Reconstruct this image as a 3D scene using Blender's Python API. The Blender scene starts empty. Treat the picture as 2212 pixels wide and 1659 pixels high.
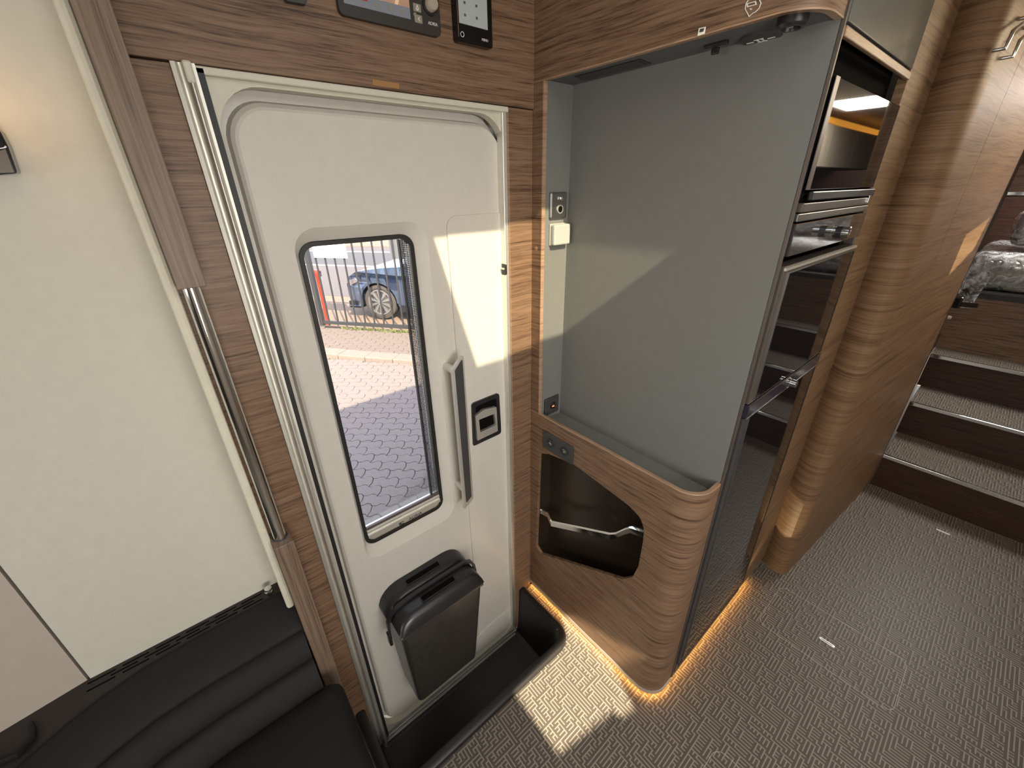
import bpy, bmesh, math, random
from mathutils import Vector, Matrix
from mathutils.geometry import tessellate_polygon
random.seed(7)
SC = bpy.context.scene
COL = SC.collection

# ------------------------------------------------------------------ camera
W, H, F = 2212.0, 1659.0, 875.17
YAW, PITCH, ROLL = 0.688005, 0.448468, -0.016734
CAM = Vector((0, 0, 1.6))
fwd = Vector((math.sin(YAW) * math.cos(PITCH), math.cos(YAW) * math.cos(PITCH), -math.sin(PITCH)))
rt = Vector((math.cos(YAW), -math.sin(YAW), 0)); up0 = rt.cross(fwd)
RIGHT = rt * math.cos(ROLL) + up0 * math.sin(ROLL)
UP = -rt * math.sin(ROLL) + up0 * math.cos(ROLL)
cd = bpy.data.cameras.new('camera'); cam = bpy.data.objects.new('camera', cd); COL.objects.link(cam)
cd.sensor_fit = 'HORIZONTAL'; cd.sensor_width = 36.0; cd.lens = 36.0 * F / W
cd.clip_start = 0.01; cd.clip_end = 200
m = Matrix((RIGHT, UP, -fwd)).transposed().to_4x4(); m.translation = CAM
cam.matrix_world = m
SC.camera = cam

# ------------------------------------------------------------------ light and exposure
SUN = Vector((0.279, 1.2, -1.0)).normalized()
ld = bpy.data.lights.new('sun', 'SUN'); ld.energy = 20.0; ld.angle = math.radians(0.6); ld.color = (1.0, 0.87, 0.64)
lo = bpy.data.objects.new('sun', ld); COL.objects.link(lo)
lo.rotation_euler = SUN.to_track_quat('-Z', 'Y').to_euler()
wd = bpy.data.worlds.new('sky'); SC.world = wd; wd.use_nodes = True
wn = wd.node_tree.nodes; wl = wd.node_tree.links
sky = wn.new('ShaderNodeTexSky'); sky.sky_type = 'NISHITA'; sky.sun_disc = False
sky.sun_elevation = math.radians(39); sky.sun_rotation = math.radians(193); sky.air_density = 1.0; sky.dust_density = 2.0
hz = wn.new('ShaderNodeMix'); hz.data_type = 'RGBA'; hz.inputs[0].default_value = 0.62; hz.inputs[7].default_value = (1.45, 1.38, 1.34, 1)   # thin white haze over the whole sky
wl.new(sky.outputs[0], hz.inputs[6]); wl.new(hz.outputs[2], wn['Background'].inputs[0]); wn['Background'].inputs[1].default_value = 1.95

def area(name, loc, target, sx, sy, power, color):
    d = bpy.data.lights.new(name, 'AREA'); d.shape = 'RECTANGLE'; d.size = sx; d.size_y = sy
    d.energy = power; d.color = color
    o = bpy.data.objects.new(name, d); COL.objects.link(o); o.location = loc
    o.rotation_euler = (Vector(target) - Vector(loc)).to_track_quat('-Z', 'Y').to_euler()
    return o
# daylight through the windscreen, the side window behind the camera and the roof lights, then one added fill
area('windscreen_daylight', (-2.15, 0.25, 1.45), (0.8, 0.45, 0.9), 1.3, 0.8, 14, (1.0, 0.97, 0.92))
area('side_window_daylight', (0.05, -1.15, 1.20), (0.45, 0.9, 0.45), 0.9, 0.75, 30, (1.0, 0.975, 0.93))
area('roof_light_daylight', (0.50, -0.55, 2.08), (0.6, 0.0, 0.0), 0.7, 0.5, 6, (1.0, 0.97, 0.93))
area('bedroom_roof_light', (3.9, -0.35, 2.08), (3.9, -0.35, 0.0), 0.55, 0.4, 24, (1.0, 0.97, 0.92))
area('wardrobe_fill', (2.5, -0.35, 2.06), (2.25, 0.2, 1.6), 0.5, 0.2, 5, (1.0, 0.78, 0.50))  # added warm fill brightening the upper wardrobe, not a roof light
SC.view_settings.view_transform = 'Standard'
SC.view_settings.look = 'None'
SC.view_settings.gamma = 1.0
SC.view_settings.use_curve_mapping = False
SC.view_settings.exposure = 0.0

# ------------------------------------------------------------------ pixel -> place
def ray(px, py): return RIGHT * (px - W / 2) - UP * (py - H / 2) + fwd * F
def at_y(px, py, y): d = ray(px, py); return CAM + d * ((y - CAM.y) / d.y)
def at_x(px, py, x): d = ray(px, py); return CAM + d * ((x - CAM.x) / d.x)
def at_z(px, py, z): d = ray(px, py); return CAM + d * ((z - CAM.z) / d.z)
def at_plane(px, py, p0, n):
    d = ray(px, py); n = Vector(n); return CAM + d * ((Vector(p0) - CAM).dot(n) / d.dot(n))

# main planes of the place (metres)
YW, YD = 0.925, 0.955            # wood boards round the door, inner face of the door
XP, XB, YN, YF = 0.846, 0.955, 0.889, 0.303   # partition face, niche back, niche side, appliance front
ZC = 2.12                        # ceiling
ZG = -0.65                       # paving outside

# ------------------------------------------------------------------ materials
MATS = {}
def nodes_of(name):
    mt = bpy.data.materials.new(name); mt.use_nodes = True
    nt = mt.node_tree; b = nt.nodes['Principled BSDF']
    MATS[name] = mt
    return mt, nt, b
def NN(nt, t, **kw):
    n = nt.nodes.new(t)
    for k, v in kw.items(): setattr(n, k, v)
    return n
def mth(nt, op, a, b=None, c=None):
    n = nt.nodes.new('ShaderNodeMath'); n.operation = op
    for i, v in enumerate((a, b, c)):
        if v is None: continue
        if isinstance(v, (int, float)): n.inputs[i].default_value = v
        else: nt.links.new(v, n.inputs[i])
    return n.outputs[0]
def ramp(nt, fac, stops):
    r = nt.nodes.new('ShaderNodeValToRGB'); nt.links.new(fac, r.inputs[0])
    e = r.color_ramp.elements
    while len(e) < len(stops): e.new(0.5)
    for i, (p, c) in enumerate(stops):
        e[i].position = p; e[i].color = (*c, 1) if len(c) == 3 else c
    return r.outputs[0]
def setp(b, **kw):
    names = {'rough': 'Roughness', 'metal': 'Metallic', 'spec': 'Specular IOR Level', 'coat': 'Coat Weight', 'coatr': 'Coat Roughness', 'trans': 'Transmission Weight', 'ior': 'IOR', 'alpha': 'Alpha', 'sheen': 'Sheen Weight'}
    for k, v in kw.items(): b.inputs[names[k]].default_value = v
def bump(nt, b, h, strength, dist=0.001):
    n = nt.nodes.new('ShaderNodeBump'); n.inputs['Strength'].default_value = strength; n.inputs['Distance'].default_value = dist
    nt.links.new(h, n.inputs['Height']); nt.links.new(n.outputs[0], b.inputs['Normal'])
def plain(name, col, rough=0.5, metal=0.0, var=0.06, scale=40.0, bmp=0.0, bscale=400.0, **kw):
    mt, nt, b = nodes_of(name)
    g = NN(nt, 'ShaderNodeNewGeometry'); nz = NN(nt, 'ShaderNodeTexNoise'); nz.inputs['Scale'].default_value = scale; nz.inputs['Detail'].default_value = 3
    nt.links.new(g.outputs['Position'], nz.inputs['Vector'])
    lo_ = tuple(c * (1 - var) for c in col); hi = tuple(min(1, c * (1 + var)) for c in col)
    nt.links.new(ramp(nt, nz.outputs[0], [(0.3, lo_), (0.7, hi)]), b.inputs['Base Color'])
    setp(b, rough=rough, metal=metal, **kw)
    if bmp:
        n2 = NN(nt, 'ShaderNodeTexNoise'); n2.inputs['Scale'].default_value = bscale; n2.inputs['Detail'].default_value = 2
        nt.links.new(g.outputs['Position'], n2.inputs['Vector']); bump(nt, b, n2.outputs[0], bmp)
    return mt
def emit(name, col, strength):
    mt, nt, b = nodes_of(name)
    b.inputs['Base Color'].default_value = (*col, 1); b.inputs['Emission Color'].default_value = (*col, 1); b.inputs['Emission Strength'].default_value = strength
    return mt
def wood(name, dark, mid, light, grain=(5.0, 5.0, 165.0), rough=0.45, wav=0.005, fine=2.6):
    mt, nt, b = nodes_of(name)
    g = NN(nt, 'ShaderNodeNewGeometry')
    w = NN(nt, 'ShaderNodeTexNoise'); w.inputs['Scale'].default_value = 3.2; w.inputs['Detail'].default_value = 2
    nt.links.new(g.outputs['Position'], w.inputs['Vector'])
    sub = NN(nt, 'ShaderNodeVectorMath', operation='SUBTRACT'); nt.links.new(w.outputs['Color'], sub.inputs[0]); sub.inputs[1].default_value = (.5, .5, .5)
    scl = NN(nt, 'ShaderNodeVectorMath', operation='SCALE'); nt.links.new(sub.outputs[0], scl.inputs[0]); scl.inputs['Scale'].default_value = wav * 4
    add = NN(nt, 'ShaderNodeVectorMath', operation='ADD'); nt.links.new(g.outputs['Position'], add.inputs[0]); nt.links.new(scl.outputs[0], add.inputs[1])
    def layer(k, detail):
        mp = NN(nt, 'ShaderNodeMapping'); nt.links.new(add.outputs[0], mp.inputs[0]); mp.inputs['Scale'].default_value = tuple(c * k for c in grain)
        n = NN(nt, 'ShaderNodeTexNoise'); n.inputs['Scale'].default_value = 1.0; n.inputs['Detail'].default_value = detail; n.inputs['Roughness'].default_value = 0.62
        nt.links.new(mp.outputs[0], n.inputs['Vector']); return n.outputs[0]
    a, c = layer(1.0, 5), layer(fine, 4)
    s = mth(nt, 'ADD', mth(nt, 'MULTIPLY', a, 0.54), mth(nt, 'MULTIPLY', c, 0.46))
    nt.links.new(ramp(nt, s, [(0.38, dark), (0.47, mid), (0.60, light)]), b.inputs['Base Color'])
    setp(b, rough=rough, spec=0.35)
    bump(nt, b, s, 0.12)
    return mt
WD = dict(dark=(0.056, 0.031, 0.018), mid=(0.172, 0.100, 0.058), light=(0.248, 0.152, 0.092))
wood('wood', **WD)
wood('wood_vertical', dark=(0.105, 0.070, 0.047), mid=(0.175, 0.120, 0.083), light=(0.235, 0.165, 0.118), grain=(170., 170., 3.0), wav=0.001)
wood('wood_edge', dark=(0.20, 0.115, 0.07), mid=(0.32, 0.20, 0.125), light=(0.40, 0.26, 0.17), rough=0.35)
wood('wood_light', dark=(0.115, 0.062, 0.030), mid=(0.200, 0.114, 0.057), light=(0.265, 0.160, 0.086), grain=(2.0, 2.0, 95.0), rough=0.5, wav=0.008)
wood('wood_dark', dark=(0.020, 0.009, 0.005), mid=(0.045, 0.020, 0.012), light=(0.07, 0.033, 0.02), rough=0.35)
plain('door_white', (0.61, 0.575, 0.51), 0.45, var=0.02, bmp=0.10, bscale=900)
plain('door_white_gloss', (0.62, 0.585, 0.52), 0.22, var=0.02, bmp=0.05, bscale=900)
plain('frame_cream', (0.62, 0.585, 0.47), 0.4, var=0.02)
plain('wall_cream', (0.59, 0.565, 0.485), 0.75, var=0.025, bmp=0.15, bscale=500)
plain('wall_taupe', (0.46, 0.40, 0.34), 0.75, var=0.025, bmp=0.15, bscale=500)
plain('piping_cream', (0.64, 0.60, 0.48), 0.6, var=0.04, bmp=0.2, bscale=700)
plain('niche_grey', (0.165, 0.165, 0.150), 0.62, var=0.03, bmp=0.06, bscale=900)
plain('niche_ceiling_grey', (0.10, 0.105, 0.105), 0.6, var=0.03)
plain('aluminium', (0.80, 0.78, 0.71), 0.55, 1.0, var=0.03)
plain('steel_dull', (0.34, 0.335, 0.31), 0.38, 1.0, var=0.04)
plain('chrome', (0.86, 0.86, 0.84), 0.08, 1.0, var=0.01)
plain('black_chrome', (0.10, 0.10, 0.105), 0.12, 1.0, var=0.02)
plain('rubber', (0.012, 0.011, 0.010), 0.5, var=0.1)
plain('black_plastic', (0.019, 0.018, 0.019), 0.30, var=0.1, bmp=0.06, bscale=1500)
plain('bin_plastic', (0.040, 0.036, 0.031), 0.27, var=0.1, bmp=0.04, bscale=1500)
plain('tray_plastic', (0.017, 0.015, 0.014), 0.40, var=0.1, bmp=0.12, bscale=1300)
plain('charcoal', (0.045, 0.043, 0.042), 0.5, var=0.05)
plain('frame_bronze', (0.115, 0.095, 0.080), 0.38, 0.35, var=0.04)
plain('black_glass', (0.006, 0.006, 0.007), 0.03, var=0.02, spec=0.5)
plain('recess_black', (0.005, 0.0045, 0.004), 0.9, spec=0.05)
plain('leather', (0.0080, 0.0078, 0.0077), 0.68, var=0.12, bmp=0.35, bscale=700, spec=0.3)
plain('ledge_brown', (0.020, 0.016, 0.013), 0.6, var=0.1)
plain('strip_gloss', (0.030, 0.026, 0.040), 0.16, spec=0.4)
plain('panel_dark', (0.030, 0.026, 0.023), 0.45)
plain('white_mark', (0.75, 0.74, 0.70), 0.5)
plain('sticker_gold', (0.34, 0.17, 0.05), 0.5, var=0.12, scale=900)
plain('grey_button', (0.28, 0.25, 0.20), 0.45)
plain('knob_beige', (0.42, 0.36, 0.28), 0.4)
plain('switch_grey', (0.42, 0.42, 0.38), 0.45, var=0.02)
plain('ceiling_cream', (0.55, 0.52, 0.46), 0.8)
plain('cabinet_cream', (0.55, 0.47, 0.35), 0.35)
plain('paver', (0.152, 0.126, 0.112), 0.9, var=0.22, scale=160, bmp=0.4, bscale=300)
plain('paver_brown', (0.125, 0.097, 0.08), 0.9, var=0.22, scale=120, bmp=0.4, bscale=300)
plain('kerb', (0.17, 0.137, 0.112), 0.9, var=0.2, scale=60, bmp=0.4, bscale=200)
plain('joint_soil', (0.10, 0.085, 0.07), 1.0, var=0.3, scale=150)
plain('asphalt', (0.058, 0.055, 0.058), 0.95, var=0.15, scale=70)
plain('asphalt_pale', (0.092, 0.077, 0.073), 0.95, var=0.15, scale=30)
plain('verge_sand', (0.16, 0.112, 0.077), 0.95, var=0.25, scale=40)
plain('fence_grey', (0.026, 0.026, 0.027), 0.5, var=0.1)
plain('red_plastic', (0.45, 0.035, 0.02), 0.4, var=0.1)
plain('sign_white', (0.78, 0.78, 0.77), 0.5, var=0.02)
plain('sign_grey', (0.10, 0.10, 0.105), 0.5, var=0.04)
plain('car_paint', (0.060, 0.082, 0.130), 0.22, 0.35, var=0.02, coat=0.6, coatr=0.05)
plain('car_black', (0.010, 0.010, 0.011), 0.5)
plain('tyre', (0.045, 0.038, 0.034), 0.8, var=0.1)
plain('alloy', (0.5, 0.5, 0.5), 0.3, 0.9)
plain('grass', (0.10, 0.12, 0.03), 0.9, var=0.3, scale=200)
plain('silver_strip', (0.80, 0.80, 0.78), 0.25, 0.2)
emit('led_orange', (1.0, 0.46, 0.10), 28.0)
emit('led_cabinet', (1.0, 0.42, 0.05), 1.6)
emit('screen_grey', (0.30, 0.32, 0.30), 0.28)
emit('usb_glow', (1.0, 0.25, 0.08), 1.6)
emit('lamp_glow', (1.0, 0.70, 0.38), 2.0)

def glass(name, tint, gloss=0.06, rough=0.0):
    mt, nt, b = nodes_of(name); nt.nodes.remove(b)
    t = NN(nt, 'ShaderNodeBsdfTransparent'); t.inputs[0].default_value = (*tint, 1)
    gl = NN(nt, 'ShaderNodeBsdfGlossy'); gl.inputs['Roughness'].default_value = rough; gl.inputs[0].default_value = (1, 1, 1, 1)
    fr = NN(nt, 'ShaderNodeFresnel'); fr.inputs[0].default_value = 1.45
    mx = NN(nt, 'ShaderNodeMixShader')
    nt.links.new(mth(nt, 'MULTIPLY', fr.outputs[0], gloss * 10), mx.inputs[0]); nt.links.new(t.outputs[0], mx.inputs[1]); nt.links.new(gl.outputs[0], mx.inputs[2])
    nt.links.new(mx.outputs[0], nt.nodes['Material Output'].inputs[0])
    return mt
glass('pane', (0.93, 0.93, 0.94), 0.06)
glass('acrylic', (0.78, 0.775, 0.75), 0.04)
glass('film', (0.82, 0.84, 0.87), 0.22, 0.12)

# wrinkled clear plastic film over the bed
_fn = MATS['film'].node_tree
_g = NN(_fn, 'ShaderNodeNewGeometry'); _n = NN(_fn, 'ShaderNodeTexNoise'); _n.inputs['Scale'].default_value = 22; _n.inputs['Detail'].default_value = 5; _n.inputs['Distortion'].default_value = 1.4
_fn.links.new(_g.outputs['Position'], _n.inputs['Vector'])
_b = NN(_fn, 'ShaderNodeBump'); _b.inputs['Strength'].default_value = 1.0; _b.inputs['Distance'].default_value = 0.03
_fn.links.new(_n.outputs[0], _b.inputs['Height'])
_d = NN(_fn, 'ShaderNodeBsdfDiffuse'); _d.inputs[0].default_value = (.75, .77, .8, 1); _m2 = NN(_fn, 'ShaderNodeMixShader')
_rp = _fn.nodes.new('ShaderNodeMapRange'); _fn.links.new(_n.outputs[0], _rp.inputs[0]); _rp.inputs[1].default_value = .40; _rp.inputs[2].default_value = .68; _rp.inputs[3].default_value = .04; _rp.inputs[4].default_value = .62
_o = [x for x in _fn.nodes if x.type == 'OUTPUT_MATERIAL'][0]; _src = _o.inputs[0].links[0].from_socket
_fn.links.new(_rp.outputs[0], _m2.inputs[0]); _fn.links.new(_src, _m2.inputs[1]); _fn.links.new(_d.outputs[0], _m2.inputs[2]); _fn.links.new(_m2.outputs[0], _o.inputs[0])
for _x in _fn.nodes:
    if _x.type == 'BSDF_GLOSSY': _fn.links.new(_b.outputs[0], _x.inputs['Normal'])

# insect screen weave
def screen_mat():
    mt, nt, b = nodes_of('mesh_screen'); nt.nodes.remove(b)
    g = NN(nt, 'ShaderNodeNewGeometry'); sp = NN(nt, 'ShaderNodeSeparateXYZ'); nt.links.new(g.outputs['Position'], sp.inputs[0])
    c = 0.0022
    cx = mth(nt, 'PINGPONG', sp.outputs[0], c); cz = mth(nt, 'PINGPONG', sp.outputs[2], c)
    hole = mth(nt, 'MULTIPLY', mth(nt, 'GREATER_THAN', cx, c * .28), mth(nt, 'GREATER_THAN', cz, c * .28))
    d = NN(nt, 'ShaderNodeBsdfDiffuse'); d.inputs[0].default_value = (0.05, 0.05, 0.055, 1)
    t = NN(nt, 'ShaderNodeBsdfTransparent'); mx = NN(nt, 'ShaderNodeMixShader')
    nt.links.new(hole, mx.inputs[0]); nt.links.new(d.outputs[0], mx.inputs[1]); nt.links.new(t.outputs[0], mx.inputs[2])
    nt.links.new(mx.outputs[0], nt.nodes['Material Output'].inputs[0])
screen_mat()

# vinyl floor with a printed maze of thin pale lines (each cell joins its right or upper neighbour)
def maze_mat():
    mt, nt, b = nodes_of('maze_vinyl')
    g = NN(nt, 'ShaderNodeNewGeometry'); sp = NN(nt, 'ShaderNodeSeparateXYZ'); nt.links.new(g.outputs['Position'], sp.inputs[0])
    cell = 0.0108
    u = mth(nt, 'DIVIDE', mth(nt, 'ADD', sp.outputs[0], 7.0), cell); v = mth(nt, 'DIVIDE', mth(nt, 'ADD', sp.outputs[1], 7.0), cell)
    iu, iv = mth(nt, 'FLOOR', u), mth(nt, 'FLOOR', v); fu, fv = mth(nt, 'FRACT', u), mth(nt, 'FRACT', v)
    def rnd(a, c, k):
        cb = NN(nt, 'ShaderNodeCombineXYZ'); nt.links.new(a, cb.inputs[0]); nt.links.new(c, cb.inputs[1]); cb.inputs[2].default_value = k
        wnz = NN(nt, 'ShaderNodeTexWhiteNoise', noise_dimensions='3D'); nt.links.new(cb.outputs[0], wnz.inputs['Vector']); return wnz.outputs['Value']
    def right(du, dv):                                           # 1: the cell joins its right neighbour, 0: the one above; in runs of three
        a, c = mth(nt, 'ADD', iu, du), mth(nt, 'ADD', iv, dv)
        hr = mth(nt, 'LESS_THAN', rnd(mth(nt, 'FLOOR', mth(nt, 'DIVIDE', a, 3.0)), c, 1.0), .55)
        vr = mth(nt, 'LESS_THAN', rnd(a, mth(nt, 'FLOOR', mth(nt, 'DIVIDE', c, 3.0)), 2.0), .45)
        pick = mth(nt, 'LESS_THAN', rnd(mth(nt, 'FLOOR', mth(nt, 'DIVIDE', a, 2.0)), mth(nt, 'FLOOR', mth(nt, 'DIVIDE', c, 2.0)), 3.0), .5)
        return mth(nt, 'ADD', mth(nt, 'MULTIPLY', pick, hr), mth(nt, 'MULTIPLY', mth(nt, 'SUBTRACT', 1.0, pick), vr))
    h0, hl, hd = right(0., 0.), right(-1., 0.), right(0., -1.)
    w = 0.17; inv = lambda x: mth(nt, 'SUBTRACT', 1.0, x)
    row = mth(nt, 'LESS_THAN', mth(nt, 'ABSOLUTE', mth(nt, 'SUBTRACT', fv, .5)), w); colm = mth(nt, 'LESS_THAN', mth(nt, 'ABSOLUTE', mth(nt, 'SUBTRACT', fu, .5)), w)
    def arm(band, half, on): return mth(nt, 'MULTIPLY', mth(nt, 'MULTIPLY', band, half), on)
    arms = [arm(row, mth(nt, 'GREATER_THAN', fu, .5 - w), h0), arm(row, mth(nt, 'LESS_THAN', fu, .5 + w), hl),
            arm(colm, mth(nt, 'GREATER_THAN', fv, .5 - w), inv(h0)), arm(colm, mth(nt, 'LESS_THAN', fv, .5 + w), inv(hd))]
    lines = mth(nt, 'MAXIMUM', mth(nt, 'MAXIMUM', arms[0], arms[1]), mth(nt, 'MAXIMUM', arms[2], arms[3]))
    nt.links.new(ramp(nt, lines, [(0.0, (0.090, 0.076, 0.063)), (1.0, (0.265, 0.232, 0.19))]), b.inputs['Base Color'])
    setp(b, rough=0.42, spec=0.3)
    n2 = NN(nt, 'ShaderNodeTexNoise'); n2.inputs['Scale'].default_value = 900; nt.links.new(g.outputs['Position'], n2.inputs['Vector']); bump(nt, b, n2.outputs[0], 0.15)
maze_mat()

# map picture on the control screen
def map_mat(bar):
    mt, nt, b = nodes_of('map_screen')
    g = NN(nt, 'ShaderNodeNewGeometry'); sp = NN(nt, 'ShaderNodeSeparateXYZ'); nt.links.new(g.outputs['Position'], sp.inputs[0])
    nz = NN(nt, 'ShaderNodeTexVoronoi', feature='DISTANCE_TO_EDGE'); nz.inputs['Scale'].default_value = 28; nt.links.new(g.outputs['Position'], nz.inputs['Vector'])
    c1 = ramp(nt, nz.outputs['Distance'], [(0.0, (0.75, 0.42, 0.16)), (0.06, (0.75, 0.55, 0.35)), (0.10, (0.42, 0.22, 0.14)), (0.6, (0.36, 0.20, 0.13))])
    low = mth(nt, 'LESS_THAN', sp.outputs[2], bar)
    mx = NN(nt, 'ShaderNodeMix', data_type='RGBA'); nt.links.new(low, mx.inputs[0]); nt.links.new(c1, mx.inputs[6]); mx.inputs[7].default_value = (0.16, 0.16, 0.17, 1)
    nt.links.new(mx.outputs[2], b.inputs['Emission Color']); b.inputs['Emission Strength'].default_value = 0.9
    b.inputs['Base Color'].default_value = (0.02, 0.02, 0.02, 1); setp(b, rough=0.1)

# ------------------------------------------------------------------ mesh helpers
AX = {'x': lambda u, v, d: Vector((d, u, v)), 'y': lambda u, v, d: Vector((u, d, v)), 'z': lambda u, v, d: Vector((u, v, d))}
def link(name, bm, mat, parent=None, label=None, smooth=None, mats=None):
    me = bpy.data.meshes.new(name)
    bmesh.ops.recalc_face_normals(bm, faces=bm.faces[:])
    bm.to_mesh(me); bm.free()
    for mn in ([mat] if isinstance(mat, str) else mat): me.materials.append(MATS[mn])
    if smooth:
        me.shade_smooth(); me.set_sharp_from_angle(angle=math.radians(smooth))
    o = bpy.data.objects.new(name, me); COL.objects.link(o)
    if parent is not None:
        o.parent = parent
        o.matrix_parent_inverse = world_of(parent).inverted()
    if label: o['label'] = label
    return o
def world_of(o):
    return Matrix.Translation(o.location) @ o.rotation_euler.to_matrix().to_4x4() if o.parent is None else Matrix.Identity(4)
def thing(name, loc, label, cat, group=None, kind=None):
    o = bpy.data.objects.new(name, None); COL.objects.link(o); o.location = loc; o.empty_display_size = 0.05
    o['label'] = label
    if cat: o['category'] = cat
    if group: o['group'] = group
    if kind: o['kind'] = kind
    return o
def tag(o, label, cat=None, group=None, kind=None):
    o['label'] = label
    if cat: o['category'] = cat
    if group: o['group'] = group
    if kind: o['kind'] = kind
    return o
def NB(): return bmesh.new()
def box(bm, x0, x1, y0, y1, z0, z1, bev=0.0, seg=2):
    t = bmesh.new()
    vs = [t.verts.new((x, y, z)) for x in (x0, x1) for y in (y0, y1) for z in (z0, z1)]
    for f in ((0, 1, 3, 2), (4, 6, 7, 5), (0, 4, 5, 1), (2, 3, 7, 6), (0, 2, 6, 4), (1, 5, 7, 3)): t.faces.new([vs[i] for i in f])
    bmesh.ops.recalc_face_normals(t, faces=t.faces[:])
    if bev: bmesh.ops.bevel(t, geom=t.edges[:], offset=bev, segments=seg, affect='EDGES', profile=0.5)
    merge(bm, t); return bm
def merge(bm, t, M=None):
    if M is not None: t.transform(M)
    me = bpy.data.meshes.new('_t'); t.to_mesh(me); t.free(); bm.from_mesh(me); bpy.data.meshes.remove(me)
def rr(u0, u1, v0, v1, r, n=6):
    r = min(r, (u1 - u0) / 2 - 1e-5, (v1 - v0) / 2 - 1e-5); pts = []
    for cx, cy, a0 in ((u1 - r, v0 + r, -90), (u1 - r, v1 - r, 0), (u0 + r, v1 - r, 90), (u0 + r, v0 + r, 180)):
        for i in range(n + 1):
            a = math.radians(a0 + 90 * i / n); pts.append((cx + r * math.cos(a), cy + r * math.sin(a)))
    return pts
def rpoly(P, r, n=6):
    """polygon with rounded corners; r a number or one per corner"""
    out = []; N = len(P)
    for i in range(N):
        p = Vector(P[i]); a = Vector(P[i - 1]) - p; b = Vector(P[(i + 1) % N]) - p
        ri = r[i] if isinstance(r, (list, tuple)) else r
        if ri <= 0: out.append(tuple(p)); continue
        ang = a.angle(b); t = min(ri / math.tan(ang / 2), a.length * .49, b.length * .49)
        A = p + a.normalized() * t; B = p + b.normalized() * t
        for k in range(n + 1):
            s = k / n; out.append(tuple(A * (1 - s) ** 2 + p * 2 * s * (1 - s) + B * s * s))
    return out
def area2(P): return sum(P[i - 1][0] * P[i][1] - P[i][0] * P[i - 1][1] for i in range(len(P)))
def ext(bm, poly, axis, a, b, holes=()):
    """solid plate: 2-D outline with holes, between a and b along axis"""
    f = AX[axis]; loops = [list(poly)] + [list(h) for h in holes]
    L = [[[bm.verts.new(f(u, v, d)) for u, v in lp] for lp in loops] for d in (a, b)]
    tri = tessellate_polygon([[Vector((u, v, 0)) for u, v in lp] for lp in loops])
    for side in L:
        flat = [v for lp in side for v in lp]
        for t in tri:
            try: bm.faces.new([flat[i] for i in t])
            except ValueError: pass
    for k, lp in enumerate(loops):
        n = len(lp)
        for i in range(n): bm.faces.new((L[0][k][i - 1], L[0][k][i], L[1][k][i], L[1][k][i - 1]))
    return bm
def loft(bm, rings, cap0=True, cap1=True, closed=True):
    V = [[bm.verts.new(p) for p in r] for r in rings]; n = len(rings[0])
    for a, b in zip(V, V[1:]):
        for i in range(n if closed else n - 1):
            j = (i + 1) % n; bm.faces.new((a[i], a[j], b[j], b[i]))
    if cap0: bm.faces.new(V[0])
    if cap1: bm.faces.new(V[-1])
    return V
def tube(bm, pts, r, n=12, cap=True, sq=1.0):
    pts = [Vector(p) for p in pts]; rings = []; ref = None
    for i, p in enumerate(pts):
        d = ((pts[min(i + 1, len(pts) - 1)] - p).normalized() + (p - pts[max(i - 1, 0)]).normalized())
        d = d.normalized()
        if ref is None: ref = d.orthogonal().normalized()
        ref = (ref - d * ref.dot(d)).normalized(); s = d.cross(ref)
        ri = r[i] if isinstance(r, (list, tuple)) else r
        rings.append([p + (ref * math.cos(2 * math.pi * k / n) + s * math.sin(2 * math.pi * k / n) * sq) * ri for k in range(n)])
    loft(bm, rings, cap, cap)
def lathe(bm, c, axis, prof, n=24):
    """prof: (distance along axis, radius)"""
    c = Vector(c); axis = Vector(axis).normalized(); e = axis.orthogonal().normalized(); s = axis.cross(e); rings = []
    for d, r in prof:
        rings.append([c + axis * d + (e * math.cos(2 * math.pi * k / n) + s * math.sin(2 * math.pi * k / n)) * max(r, 1e-5) for k in range(n)])
    loft(bm, rings)
def sweep(bm, path, prof, z_up=True):
    """prof (out, z) carried along a plan path [(x, y, nx, ny)]"""
    rings = [[Vector((x + nx * o, y + ny * o, z)) for o, z in prof] for x, y, nx, ny in path]
    loft(bm, rings)
def plan_normals(P, side=1):
    out = []
    for i, p in enumerate(P):
        a = Vector(P[max(i - 1, 0)]); b = Vector(P[min(i + 1, len(P) - 1)]); d = (b - a).normalized()
        out.append((p[0], p[1], d.y * side, -d.x * side))
    return out
def text(name, s, size, origin, ux, uy, mat, parent, thick=0.0004, bold=0.0):
    c = bpy.data.curves.new('_f', 'FONT'); c.body = s; c.size = size; c.extrude = thick; c.align_x = 'CENTER'; c.align_y = 'CENTER'; c.offset = bold; c.resolution_u = 3
    o = bpy.data.objects.new('_f', c); COL.objects.link(o)
    dg = bpy.context.evaluated_depsgraph_get(); me = bpy.data.meshes.new_from_object(o.evaluated_get(dg))
    bpy.data.objects.remove(o); bpy.data.curves.remove(c)
    ux, uy = Vector(ux), Vector(uy); M = Matrix((ux, uy, ux.cross(uy))).transposed().to_4x4(); M.translation = Vector(origin)
    me.transform(M); b = bmesh.new(); b.from_mesh(me); bpy.data.meshes.remove(me)
    return link(name, b, mat, parent)
EY = ((1, 0, 0), (0, 0, 1))          # writing on a face turned to -y
EX = ((0, -1, 0), (0, 0, 1))         # writing on a face turned to -x
def struct(o, label): return tag(o, label, None, None, 'structure')

# ================================================================== THE SHELL
def PY(ps, y): return [(lambda p: (p.x, p.z))(at_y(a, b, y)) for a, b in ps]
def PX(ps, x): return [(lambda p: (p.y, p.z))(at_x(a, b, x)) for a, b in ps]
def PZ(ps, z): return [(lambda p: (p.x, p.y))(at_z(a, b, z)) for a, b in ps]
XE = 6.4                                                       # rear end of the vehicle
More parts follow.
